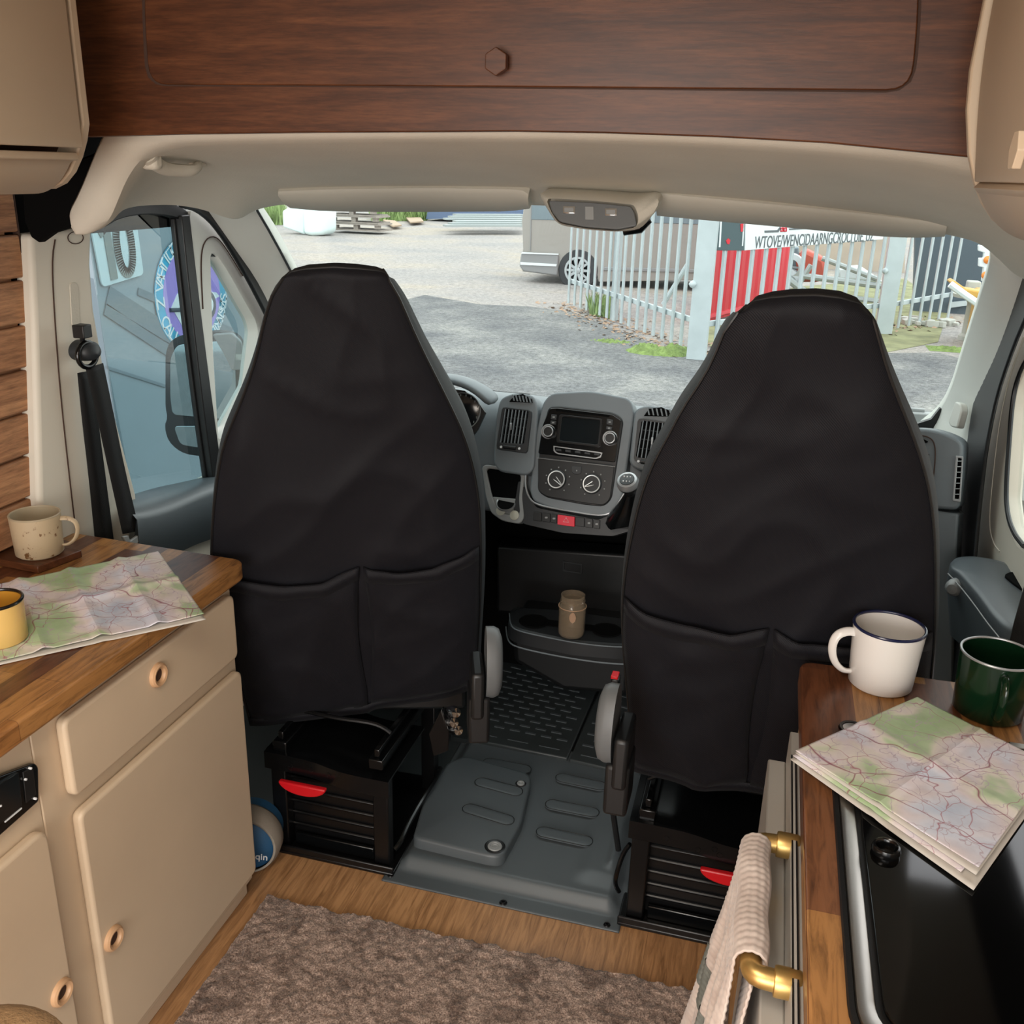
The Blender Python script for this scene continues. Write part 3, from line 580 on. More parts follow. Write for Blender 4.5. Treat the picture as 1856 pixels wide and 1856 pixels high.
# centre stack
cs = thing('centre_stack', 'glossy black centre stack with silver grey surround in the middle of the dashboard', 'centre console', tuple(FD.at(1045, 900, .02)), parent=da)
slab(FD, [(1000, 712), (1070, 708), (1142, 722), (1150, 745), (1128, 905), (1110, 934), (1080, 936), (1000, 922), (966, 908), (960, 890), (968, 800), (984, 728)], -.05, .022, 'surround', 'dash', cs, r=.03, bevel=.006, seg=3)
slab(FD, [(994, 738), (1010, 736), (1112, 748), (1130, 760), (1108, 905), (1094, 918), (1060, 915), (990, 902), (974, 890), (978, 800)], .02, .030, 'fascia', 'blackp', cs, r=.02, bevel=.003, seg=3)
rd = thing('car_radio', 'black car radio with square touchscreen and two round knobs', 'car radio', tuple(FD.at(1050, 820, .03)), parent=da)
slab(FD, [(996, 740), (1010, 739), (1110, 751), (1126, 762), (1115, 838), (975, 822), (983, 772)], .029, .036, 'faceplate', 'gloss', rd, r=.006, bevel=.002)
slab(FD, [(1008, 741), (1106, 752), (1104, 756), (1007, 745)], .034, .0365, 'disc_slot', 'felt', rd)
band(FD, [(1013, 751), (1092, 759), (1087, 811), (1008, 802)], [(1018, 755), (1088, 762), (1083, 806), (1013, 798)], .034, .042, 'screen_bezel', 'blackm', rd, ro=.004, ri=.002, bevel=.001)
slab(FD, [(1017, 754), (1089, 761), (1084, 807), (1012, 799)], .035, .039, 'screen', 'screen', rd)
for kx, ky in ((993, 782), (1105, 794)):
    k = disc_on(FD, kx, ky, .022, .034, .040).build('knob_base', 'silver', rd)
    disc_on(FD, kx, ky, .0185, .036, .056).build('knob', 'blackp', rd); g = MB(); c = FD.at(kx, ky, .0565); g.ring_tube([c + (FD.u * math.cos(a / 24 * 6.283) + FD.v * math.sin(a / 24 * 6.283)) * .0145 for a in range(24)], .0018, 6); g.build('knob_ring', 'silver', rd)
for q in ([(999, 751), (1009, 752), (1008, 761), (998, 760)], [(998, 762), (1008, 763), (1007, 770), (997, 769)], [(1100, 759), (1111, 761), (1110, 771), (1099, 769)], [(1099, 772), (1110, 774), (1108, 780), (1098, 778)]):
    b_ = slab(FD, q, .034, .040, 'button', 'dashdk', rd, bevel=.001); c = sum((Vector(p_) for p_ in q), Vector((0, 0))) / 4
    slab(FD, rect(c.x - 2, c.y - 1.2, c.x + 2, c.y + 1.2), .0395, .0405, 'symbol', 'lightgrey', b_)
band(FD, [(1003, 808), (1092, 820), (1089, 829), (1080, 832), (1010, 823), (1003, 818)], [(1005, 810), (1090, 822), (1087, 827), (1079, 830), (1011, 821), (1005, 816)], .034, .0385, 'button_strip', 'silver', rd, bevel=.0005)
for k in range(5):
    x = 1012 + k * 17.5; y = 815 + k * 2; slab(FD, [(x - 5, y - 2), (x + 5, y - .8), (x + 4.6, y + 3), (x - 5.4, y + 2)], .034, .040, 'button', 'dashdk', rd, bevel=.001)
cc = thing('climate_control', 'black heater control panel with two chrome ringed dials below the radio', 'heater controls', tuple(FD.at(1045, 900, .03)), parent=da)
slab(FD, [(975, 827), (1114, 843), (1106, 905), (1094, 916), (1060, 912), (990, 900), (975, 890)], .029, .034, 'panel', 'blackp', cc, r=.012, bevel=.002)
g = MB(); g.tube([FD.at(974, 830, .035), FD.at(1115, 846, .035)], .0009, 5); g.build('divider_line', 'silver', cc)
for (kx, ky, ax_, ay_) in ((1008, 869, 1018, 880), (1072, 877, 1060, 882)):
    disc_on(FD, kx, ky, .030, .032, .040).build('dial_base', 'dashdk', cc)
    kk = disc_on(FD, kx, ky, .0245, .036, .056).build('dial', 'blackp', cc); c = FD.at(kx, ky, .0555)
    g = MB(); g.ring_tube([c + (FD.u * math.cos(a / 32 * 6.283) + FD.v * math.sin(a / 32 * 6.283)) * .0245 for a in range(32)], .0018, 8); g.build('chrome_ring', 'ringsilver', kk)
    a = FD.at(ax_, ay_, .058); b = c + (c - a) * .25; d = (a - b).normalized(); s_ = FD.n.cross(d); g = MB(); g.ring_tube([b + s_ * .0055, b - d * .004 + s_ * .003, b - d * .004 - s_ * .003, b - s_ * .0055, a - s_ * .001, a + s_ * .001], .0013, 6); g.build('pointer', 'ringsilver', kk)
    for k, aa in enumerate(range(-50, 240, 36)):
        q = c - FD.n * .018 + (FD.u * math.cos(math.radians(aa)) + FD.v * math.sin(math.radians(aa))) * .037; g = MB(); g.box(q, (.0035, .002, .0035)); g.build('mark', 'lightgrey', cc)
q = slab(FD, [(1036, 844), (1054, 846), (1053, 858), (1047, 860), (1040, 859), (1036, 855)], .033, .037, 'button', 'dashdk', cc, bevel=.001); disc_on(FD, 1045, 853, .0022, .0365, .038, seg=8).build('symbol', 'lightgrey', q)
# switch strip with hazard button
ss = thing('switch_bar', 'curved switch bar with red hazard warning button below the heater controls', 'switch panel', tuple(FD.at(1030, 960, .03)), parent=da)
lipo = [(940, 870), (960, 900), (972, 920), (1020, 930), (1085, 942), (1112, 930), (1128, 905), (1150, 880), (1150, 960), (1110, 972), (1020, 966), (950, 950), (930, 930)]
slab(FD, lipo, -.03, .018, 'bar', 'dashdk', ss, r=.01, bevel=.006, seg=3)
g = MB(); g.tube(smooth_line([FD.at(x, y, .02) for x, y in [(954, 850), (952, 880), (958, 902), (972, 915), (1020, 924), (1085, 935), (1108, 930), (1120, 912), (1136, 886)]], 40), .003, 8); g.build('silver_edge', 'silver', ss)
syms = []
xs = [966, 982, 998, 1010, 1042, 1060, 1075, 1088]
for i in range(7):
    x0, x1 = xs[i], xs[i + 1]; ya = lambda x: 927 + (x - 966) * .128; yb = lambda x: 943 + (x - 966) * .13
    red_ = i == 3; n1 = .028 if red_ else .024
    b_ = slab(FD, [(x0 + .6, ya(x0)), (x1 - .6, ya(x1)), (x1 - 1, yb(x1) + (2 if red_ else 0)), (x0 + .2, yb(x0) + (2 if red_ else 0))], .016, n1, 'hazard_button' if red_ else 'switch', 'redb' if red_ else 'blackp', ss, r=.003, bevel=.001)
    cx = (x0 + x1) / 2; cy = (ya(cx) + yb(cx)) / 2
    if red_: g = MB(); g.ring_tube([FD.at(cx, cy - 4.5, n1), FD.at(cx + 5, cy + 4, n1), FD.at(cx - 5, cy + 3, n1)], .0008, 5); g.build('triangle_symbol', 'stickw', b_)
    elif i in (1, 2, 5, 6): slab(FD, rect(cx - 2.4, cy - 1.5, cx + 2.4, cy + 1.5), .0235, .0246, 'symbol', 'lightgrey', b_, r=.002)
# oddments pocket with cup ring and two round discs
pk = thing('dash_pocket', 'open dashboard pocket with pale rim and cup ring left of centre stack', 'storage pocket', tuple(FD.at(910, 940, 0)), parent=da)
band(FD, [(873, 846), (880, 842), (940, 850), (952, 856), (946, 900), (950, 940), (942, 950), (910, 944), (890, 930), (880, 900)], [(881, 852), (886, 849), (936, 856), (944, 862), (940, 905), (942, 928), (938, 934), (912, 930), (897, 915), (890, 895)], -.02, .020, 'rim', 'lightgrey', pk, N_=80, ro=.012, ri=.01, bevel=.003)
slab(FD, [(878, 848), (946, 856), (940, 905), (944, 940), (910, 932), (888, 905)], .006, .012, 'recess', 'felt', pk)  # flat black plate on the dash face, pocket depth painted dark
slab(FD, [(890, 900), (944, 905), (946, 946), (912, 942), (893, 925)], -.0, .016, 'cup_floor', 'lightgrey', pk, r=.01, bevel=.003)
c = FD.at(917, 912, .019); nz = Vector((0, -.5, .85)).normalized(); MB().lathe(c, [(.026, 0), (.030, .003), (.030, -.004), (.026, -.006), (.0255, -.003)], nz, 32).build('cup_ring', 'silver', pk); MB().lathe(c, [(0, .0012), (.026, .0012)], nz, 28).build('cup_well', 'felt', pk)
for x, y, l in ((908, 926, 'left'), (933, 934, 'right')):
    g = MB().lathe(FD.at(x, y, .0165), [(0, 0), (.0135, 0), (.0145, .002), (.0145, .005), (.012, .0062), (0, .0062)], FD.n, 28); setp(g.build('round_token', 'coin'), 'pale round disc at the front of the dash pocket, %s one of the pair' % l, 'token', 'pale discs in the dash pocket')
# gear lever
gl = thing('gear_lever', 'gear lever with round silver topped knob and black gaiter right of the centre stack', 'gear lever', tuple(FD.at(1125, 960, .02)), parent=da)
kc = P(1138, 876, 'Y', 2.50); ax_ = Vector((-.12, -.55, .8)).normalized()
bs = P(1132, 950, 'Y', 2.60)
g = MB(); rws = []
for f, ww in ((0, .050), (.2, .046), (.45, .034), (.7, .024), (1, .014)):
    cc_ = bs.lerp(kc - ax_ * .045, f); rws.append([cc_ + Vector((math.cos(a / 20 * 6.283) * ww * (1.05 + .08 * (a % 2)), math.sin(a / 20 * 6.283) * ww * .9, -.01 * (1 - f) * math.cos(a))) for a in range(20)])
g.loft(rws, True, True); g.build('gaiter', 'gloss', gl)
MB().lathe(kc, [(.010, -.05), (.014, -.045), (.014, -.035), (.020, -.026), (.029, -.008), (.030, .004), (.026, .014), (0, .016)], ax_, 28).build('knob', 'blackp', gl)
MB().lathe(kc, [(.0305, -.002), (.031, .004), (.027, .0155), (.021, .0175), (.020, .0165)], ax_, 28).build('knob_collar', 'silver', gl)
MB().lathe(kc, [(0, .0185), (.019, .018), (.020, .016)], ax_, 28).build('knob_cap', 'gloss', gl)
a1 = ax_.orthogonal().normalized(); a2 = ax_.cross(a1); g = MB()
for i in (-1, 0, 1):
    for j in (-1, 1): g.box(kc + ax_ * .0188 + Vector((1, 0, 0)) * i * .0085 + a2.cross(ax_) * 0 + Vector((0, .82, .56)) * j * .008, (.003, .002, .004))
g.build('shift_pattern', 'white_print', gl)
# right end of the dashboard: vents
fe = Frame(P(1700, 850, 'Y', 2.62), (1, -.35, 0), (0, .2, 1))
ev = thing('side_window_vent', 'narrow upright louvred vent at the far right end of the dashboard', 'air vent', tuple(fe.at(1738, 860)), parent=da)
slab(fe, [(1600, 785), (1650, 775), (1690, 778), (1722, 788), (1746, 802), (1744, 850), (1738, 925), (1700, 922), (1600, 915)], -.10, 0, 'end_panel', 'dash', ev, r=.02, bevel=.008, seg=3)
slab(fe, [(1600, 922), (1700, 926), (1737, 932), (1730, 1060), (1728, 1240), (1600, 1240)], -.10, -.006, 'lower_panel', 'dash', ev, bevel=.006)
band(fe, [(1732, 826), (1746, 827), (1741, 910), (1726, 908)], [(1736, 830), (1743, 831), (1738, 905), (1730, 904)], -.002, .004, 'louvre_frame', 'silver', ev, bevel=.001)
slab(fe, [(1735, 829), (1744, 830), (1739, 906), (1729, 905)], -.001, .001, 'duct', 'felt', ev)
for k in range(7):
    y = 836 + k * 10; g = MB(); g.tube([fe.at(1735 - k * .7, y, .003), fe.at(1744 - k * .7, y, .003)], .0014, 6); g.build('louvre', 'silver', ev)
ev2 = thing('dashboard_air_vent', 'partly hidden air vent just right of the right seat top', 'air vent', tuple(fe.at(1680, 840)), parent=da)
g = MB(); g.tube(smooth_line([fe.at(x, y, .002) for x, y in [(1655, 789), (1680, 790), (1694, 800), (1696, 830), (1690, 880)]], 24), .0018, 6); g.build('pod_edge', 'gapwood', ev2)
slab(fe, [(1664, 821), (1684, 823), (1682, 856), (1670, 850)], .0, .003, 'duct', 'felt', ev2)
for x in (1670, 1677): g = MB(); g.tube([fe.at(x, 822, .004), fe.at(x + 3, 854, .004)], .0014, 6); g.build('vane', 'lightgrey', ev2)
slab(fe, [(1652, 794), (1668, 793), (1682, 800), (1680, 803), (1655, 801)], .0, .003, 'demist_grille', 'felt', ev2)
for x in (1658, 1664, 1670): g = MB(); g.tube([fe.at(x, 793, .004), fe.at(x + 1, 803, .004)], .0014, 6); g.build('grille_bar', 'lightgrey', ev2)
# pillar speaker cover on the right A pillar
pc = P(1733, 750, 'X', XR - .085); fp_ = Frame(pc, (.35, -.9, 0), (0, .45, 1))
setp(slab(fp_, [(1731, 727), (1740, 731), (1742, 745), (1734, 776), (1722, 773), (1718, 764)], -.02, .004, 'tweeter_cover', 'apillar', None, r=.008, bevel=.004), 'small cream speaker cover low on the right windscreen pillar', 'speaker cover')
# lower console with cup holders
lc = thing('cup_holder_tray', 'black lower console tray with two round cup holders between the seats', 'cup holder', (-.55, 2.7, .2))
FT = Frame((-.55, 2.65, .45), (1, -.06, 0), (0, 1, 0))
tp = [(920, 1132), (925, 1110), (930, 1101), (1000, 1104), (1140, 1122), (1150, 1172), (1110, 1170), (1040, 1164), (980, 1152), (935, 1142)]
o_ = resample(fpoly(FT, tp, 0, .03), 64, True)
hole = []
MB().loft([[p + Vector((0, .01, -.05)) for p in o_], [p + Vector((0, 0, -.045)) for p in o_], o_], True, False).build('rim_wall', 'dashdk', lc)
bmf = MB(); c0 = sum(o_, Vector()) / len(o_)
inn = [c0 + (p - c0) * .93 for p in o_]; bmf.loft([o_, [p + Vector((0, 0, .004)) for p in inn]], True); bmf.prism([p + Vector((0, 0, .003)) for p in inn], (0, 0, -.02)); bmf.build('tray_top', 'dashdk', lc)
for (x, y, rx) in ((968, 1126, .045), (1100, 1142, .045)):
    c = FT.at(x, y, .006); MB().lathe(c, [(0, 0), (rx - .003, 0), (rx, .003), (rx + .003, 0)], (0, 0, 1), 32).build('cup_well', 'felt', lc)
slab(FT, [(985, 1122), (1085, 1134), (1085, 1144), (985, 1132)], .003, .0065, 'centre_slot', 'felt', lc)
g = MB(); g.tube(smooth_line([FT.at(x, y, .001) for x, y in [(923, 1112), (926, 1136), (940, 1144), (985, 1154), (1040, 1165), (1100, 1172), (1145, 1173)]], 40), .0022, 6); g.build('rim_line', 'dash', lc)
g = MB(); g.tube(smooth_line([FT.at(x, y, .001) + Vector((0, .005, -.05)) for x, y in [(917, 1112), (920, 1138), (936, 1148), (985, 1159), (1040, 1169), (1100, 1177), (1145, 1179)]], 40), .0025, 6); g.build('lower_line', 'dash', lc)
slab(Frame((-.55, 2.78, .3), (1, 0, 0), (0, 0, 1)), [(925, 1130), (1145, 1160), (1140, 1262), (1020, 1252), (930, 1200)], -.3, 0, 'pedestal', 'blackp', lc, bevel=.02, seg=3)
fbk = Frame((-.55, 2.98, .5), (1, 0, 0), (0, 0, 1))
bk = slab(fbk, [(900, 990), (1200, 1010), (1200, 1130), (900, 1110)], -.1, 0, 'back_panel', 'blackp', lc, bevel=.01)
band(fbk, [(1020, 1017), (1056, 1022), (1055, 1041), (1020, 1036)], [(1023, 1020), (1053, 1025), (1052, 1038), (1023, 1033)], 0, .004, 'socket_plate', 'dashdk', bk, bevel=.001)
# jar
jc = P(1035, 1150, 'Z', .46); jr = thing('glass_jar', 'empty clear glass jar with threaded neck and gift tag on the tray', 'jar', tuple(jc))
MB().lathe(jc, [(0, .003), (.036, .003), (.040, .010), (.041, .09), (.039, .105), (.036, .112), (.037, .118), (.036, .122), (.037, .128), (.0365, .134), (.034, .134), (.033, .115), (.037, .1), (.038, .015), (.034, .008), (0, .008)], (0, 0, 1), 40).build('glass_body', 'jarglass', jr)
MB().lathe(jc, [(.0372, .113), (.0385, .116), (.0372, .119)], (0, 0, 1), 32).build('thread_ring', 'jarglass', jr)
g = MB(); tg = jc + Vector((.010, -.0435, .078)); g.prism([tg + Vector((math.cos(a) * .010, -.001, math.sin(a) * .017)) for a in [i / 20 * 6.283 for i in range(20)]], (0, .0015, 0)); g.build('tag', 'label', jr)
g = MB(); g.ring_tube([jc + Vector((math.cos(a / 30 * 6.283) * .042, math.sin(a / 30 * 6.283) * .042, .098)) for a in range(30)], .0014, 6); g.build('string', 'label', jr)
# ================================================================ SEATS
def seat(label, fr, left, right, top, zb, ang, thick, pock, lever, levpx, hem_l, nm):
    """fr: raked plane of the back; outlines in that plane; the cover is a padded shell around it"""
    t_ = thing('cab_seat', label, 'seat', tuple(fr.pt(0, -.45)))
    L_ = [Vector(fr.uv(x, y)) for x, y in left]; Rr = [Vector(fr.uv(x, y)) for x, y in right]; Tp = [Vector(fr.uv(x, y)) for x, y in top]
    rng = random.Random(nm)
    def atv(pl, v):
        for a, b in zip(pl, pl[1:]):
            if (a.y - v) * (b.y - v) <= 0 and abs(a.y - b.y) > 1e-6: f = (v - a.y) / (b.y - a.y); return a.x + (b.x - a.x) * f
        return pl[0].x if abs(pl[0].y - v) < abs(pl[-1].y - v) else pl[-1].x
    v0 = -.02; vt = max(q.y for q in Tp); vside = min(L_[0].y, Rr[0].y); uc0 = (L_[0].x + Rr[0].x) / 2
    Ls = [Vector((q.x, q.y, 0)) for q in L_]; Rs = [Vector((q.x, q.y, 0)) for q in Rr]
    Ls = smooth_line(Ls, 60, 2); Rs = smooth_line(Rs, 60, 2); Ls = [Vector((q.x, q.y)) for q in Ls]; Rs = [Vector((q.x, q.y)) for q in Rs]
    NV = 70; NU = 44
    def hem(u, ul, ur): return 0
    ph = [(rng.uniform(0, 6.28), rng.uniform(6, 17), rng.uniform(3, 11), rng.uniform(-1, 1)) for _ in range(9)]
    def wr(u, v):
        s_ = 0
        for p_, a, b, c in ph: s_ += math.sin(u * a * 1.3 + v * b + p_ + 2.2 * math.sin(v * 5 * c + u * 4))
        w1 = mn.noise(Vector((u * 5 + nm, v * 3.2, nm))); w2 = (1 - abs(mn.noise(Vector((u * 4.5 + v * 3.5, v * 4 - u * 2, nm + 4))))) ** 5; w3 = (1 - abs(mn.noise(Vector((u * 5 - v * 4, v * 3, nm + 9))))) ** 6
        return s_ * .0012 + .012 * w1 + .009 * w2 + .007 * w3 - .006
    blv = [Vector(fr.uv(x, y)) for x, y in hem_l]        # hem line
    def hemv(u):
        a, b = blv[0], blv[-1]; f = min(1, max(0, (u - a.x) / (b.x - a.x))); return a.y + (b.y - a.y) * f - .006 * math.sin(f * math.pi)
    topu = sorted(Tp, key=lambda q: q.x)
    def topv(u):
        for a, b in zip(topu, topu[1:]):
            if a.x <= u <= b.x: return a.y + (b.y - a.y) * (u - a.x) / (b.x - a.x)
        return topu[0].y if u < topu[0].x else topu[-1].y
    def sec(k):
        f = k / NV; v = hemv(0) + (vside - hemv(0)) * f
        return v
    # back face grid: parameter s across, f up; top rows follow the crown line
    ulb, urb = atv(Ls, v0), atv(Rs, v0)
    back = []
    for k in range(NV + 1):
        f = k / NV; row = []
        vm = v0 + (vside - v0) * f; ul, ur = atv(Ls, vm), atv(Rs, vm)
        for j in range(NU + 1):
            s_ = j / NU; u = ul + (ur - ul) * s_
            hv = hemv(u); v = hv + (vside - hv) * f
            e = 1 - abs(2 * s_ - 1) ** 6; bl = .012 + .014 * math.sin(f * math.pi)
            row.append((u, v, bl * e + wr(u, v) * e))
        back.append(row)
    for k in range(1, 7):      # crown
        g_ = k / 6; row = []
        for j in range(NU + 1):
            u = back[NV][j][0]; tv = topv(u); um = (back[NV][0][0] + back[NV][NU][0]) / 2; u = um + (u - um) * (1 - .12 * g_ ** 2.2); v = vside + (tv - vside) * math.sin(g_ * math.pi / 2)
            row.append((u, v, back[NV][j][2] * (1 - g_ ** 3) - .030 * g_ ** 3))
        back.append(row)
    rows = [[fr.pt(*q) for q in r_] for r_ in back]
    cv = MB().loft(rows).build('seat_cover', 'cover', t_, angle=75)
    # side walls and front face of the padded back (toward the windscreen)
    def wall(idx, sgn):
        edge = [back[k][idx] for k in range(0, len(back))]; rws = []
        for i, q in enumerate(edge):
            f = i / (len(edge) - 1); th = thick * (1 - .45 * max(0, f - .45)); e_ = 1 - max(0, (f - .84) / .16) ** 2; bul = .016 * sgn * (1 - f * .3) * e_
            lo = .075 * max(0, (f - .55) / .45) ** 1.5
            rws.append([fr.pt(q[0], q[1], q[2]), fr.pt(q[0] + bul * .55, q[1] - lo * .12, -th * .15), fr.pt(q[0] + bul, q[1] - lo * .42, -th * .45), fr.pt(q[0] + bul * .7, q[1] - .005 - lo * .8, -th * .8), fr.pt(q[0] - .02 * sgn * e_, q[1] - .01 * e_ - lo, -th)])
        return rws
    wl_ = wall(0, -1); wr_ = wall(NU, 1)
    MB().loft(wl_).build('side_panel', 'cover_side', t_, angle=80); MB().loft(wr_).build('side_panel', 'cover_side', t_, angle=80)
    fm = []
    for i in range(len(wl_)):
        a, b = wl_[i][-1], wr_[i][-1]; fm.append([a.lerp(b, j / 8) for j in range(9)])
    tpb = [rows[-1][int(j * NU / 8)] for j in range(9)]
    g = MB(); g.loft(fm); g.loft([fm[-1], tpb]); g.build('front_pad', 'cover_side', t_, angle=80)
    for idx, off in ((0, .012), (NU, -.012)):
        g = MB(); pts = []
        for k in range(0, len(back), 2): q = back[k][idx]; pts.append(fr.pt(q[0] + off * 0, q[1], q[2] + .002))
        g.tube(pts, .0028, 6); g.build('piping', 'blackp', cv)
    g = MB(); g.tube([rows[-2][j] + fr.n * .003 for j in range(0, NU + 1, 2)], .0028, 6); g.build('piping', 'blackp', cv)
    # hem band
    g = MB(); hb = [[fr.pt(back[0][j][0], back[0][j][1] + dv, back[0][j][2] + .004) for j in range(NU + 1)] for dv in (-.002, .028)]
    g.loft(hb); g.build('hem', 'cover', cv, solid=.003)
    # pockets
    pl_ = [Vector(fr.uv(x, y)) for x, y in pock]; pl_.sort(key=lambda q: q.x)
    mid = pl_[len(pl_) // 2]
    def pv(u):
        for a, b in zip(pl_, pl_[1:]):
            if a.x <= u <= b.x: return a.y + (b.y - a.y) * (u - a.x) / (b.x - a.x)
        return pl_[0].y if u < pl_[0].x else pl_[-1].y
    def backn(u, v):
        f = (v - v0) / (vside - v0); ul, ur = atv(Ls, v), atv(Rs, v); s_ = min(1, max(0, (u - ul) / (ur - ul))); e = 1 - abs(2 * s_ - 1) ** 6; return (.012 + .014 * math.sin(f * math.pi)) * e + wr(u, v) * e
    for sd in (0, 1):
        g = MB(); rws = []; bandr = [[], []]
        for i in range(25):
            a = i / 24; col = []
            for k in range(23):
                f = k / 22
                vv = None
                if sd == 0: uu0 = atv(Ls, .2); uu1 = mid.x - .004 - .012 * math.sin(min(1, (1 - f) * 1.1) * math.pi)
                else: uu0 = mid.x + .006 + .012 * math.sin(min(1, (1 - f) * 1.1) * math.pi); uu1 = atv(Rs, .2)
                vb = hemv(uu0 + (uu1 - uu0) * a) + .026
                u_ = uu0 + (uu1 - uu0) * a; vtop = pv(u_); v = vb + (vtop - vb) * f
                ul, ur = atv(Ls, v), atv(Rs, v)
                if sd == 0: u_ = ul + .004 + (uu1 - ul - .004) * a
                else: u_ = uu0 + (ur - .004 - uu0) * a
                bulge = .004 + .016 * (math.sin(a * math.pi) ** .7) * (.35 + .65 * math.sin(min(1, f * 1.0) * math.pi * .62)) + .0022 * math.sin(u_ * 40 + v * 25 + sd * 2 + 2 * math.sin(v * 13))
                col.append(fr.pt(u_, v, backn(u_, v) + bulge))
            rws.append(col)
        g.loft(rws); pk_ = g.build('pocket', 'cover', t_, solid=.002, angle=80)
        g = MB(); g.loft([[c_[-1] + fr.n * .003 for c_ in rws], [c_[-3].lerp(c_[-2], .3) + fr.n * .004 for c_ in rws]]); g.build('pocket_hem', 'cover', pk_, solid=.002)
    # seat cushion, seen only as dark mass in front of the back, and recliner cover
    c = (fr.pt((ulb + urb) / 2, .0, -.33)); yaw = Matrix.Rotation(math.atan2(fr.u.y, fr.u.x), 3, 'Z')
    g = MB(); g.box(Vector((c.x, c.y + .03, .50)), (.44, .44, .14), yaw); g.build('seat_cushion', 'cover_side', t_, bevel=.05, seg=4)
    g = MB(); g.box(fr.pt((ulb + urb) / 2, .02, -.07), (abs(urb - ulb) * .92, .07, .16), yaw); g.build('lower_frame', 'blackp', t_, bevel=.01)
    lx, ly, lr = levpx; sg_ = lever; uax = fr.u * sg_
    ue = atv(Rs if sg_ > 0 else Ls, .1)
    # plane of the side of the seat
    pn = fr.pt(ue + sg_ * .005, 0, 0); d = ray(lx, ly); tt = (pn - CAM).dot(fr.u) / d.dot(fr.u); cpt = CAM + d * tt
    vv = Vector((0, 0, 1)); ww = uax.cross(vv)
    g = MB(); rws = []
    for r_, h in ((0, .0), (1, 0), (1, .018), (.93, .030), (.7, .037), (0, .040)):
        rws.append([cpt + uax * h + (ww * math.cos(a / 32 * 6.283) * .062 + vv * math.sin(a / 32 * 6.283) * .088) * max(r_, .001) for a in range(32)])
    g.loft(rws, True); g.build('recliner_cover', 'discgrey', t_, angle=60)
    g = MB(); g.box(cpt + Vector((0, 0, -.13)) - uax * .015, (.05, .10, .12), yaw); g.box(cpt + Vector((0, 0, -.06)) - uax * .02, (.03, .12, .12), yaw); g.build('recliner_bracket', 'blackp', t_, bevel=.008)
    return t_
rk = math.radians(17)
def seatframe(px, py, y0, yawdeg):
    a = math.radians(yawdeg); o = P(px, py, 'Y', y0); b = Vector((math.sin(a), -math.cos(a), 0)); u = Vector((math.cos(a), math.sin(a), 0)); v = Vector((0, 0, math.cos(rk))) + b * math.sin(rk)
    return Frame(o, u, v)
FL_ = seatframe(660, 1275, 2.09, 20); FR_ = seatframe(1270, 1410, 1.99, 0)
seat('left cab seat turned slightly, in a black fitted cover with two back pockets', FL_,
     [(512, 505), (494, 530), (480, 575), (466, 640), (446, 700), (424, 750), (402, 800), (389, 870), (381, 950), (380, 1040), (392, 1120), (425, 1200), (440, 1250), (456, 1312), (462, 1340)][::1],
     [(702, 503), (722, 535), (744, 590), (766, 640), (790, 690), (816, 745), (840, 800), (858, 865), (868, 930), (871, 1000), (871, 1080), (868, 1150), (864, 1210), (862, 1245), (860, 1280)],
     [(508, 506), (520, 497), (550, 490), (605, 487), (650, 489), (690, 494), (705, 499)], 0, 0, .17,
     [(440, 1034), (520, 1044), (590, 1038), (650, 1013), (655, 1012), (660, 1013), (720, 1020), (790, 1010), (868, 987)], 1, (880, 1200, 1), [(455, 1311), (864, 1243)], 3)
seat('right cab seat facing forward, in a black fitted cover with two back pockets', FR_,
     [(1352, 556), (1322, 580), (1308, 610), (1296, 645), (1272, 690), (1240, 735), (1212, 790), (1184, 840), (1162, 900), (1148, 960), (1136, 1020), (1128, 1090), (1128, 1160), (1136, 1250), (1142, 1320), (1146, 1392), (1148, 1420)],
     [(1585, 585), (1594, 620), (1606, 665), (1626, 720), (1648, 775), (1668, 830), (1684, 890), (1692, 960), (1694, 1030), (1694, 1100), (1692, 1180), (1684, 1260), (1675, 1330), (1668, 1400), (1662, 1470), (1660, 1500)],
     [(1340, 566), (1356, 549), (1390, 541), (1430, 537), (1480, 536), (1530, 541), (1566, 553), (1588, 578)], 0, 0, .17,
     [(1147, 1078), (1180, 1096), (1250, 1116), (1330, 1124), (1394, 1119), (1399, 1119), (1405, 1120), (1440, 1134), (1500, 1146), (1560, 1150), (1690, 1140)], -1, (1117, 1312, 1), [(1146, 1392), (1380, 1432)], 8)
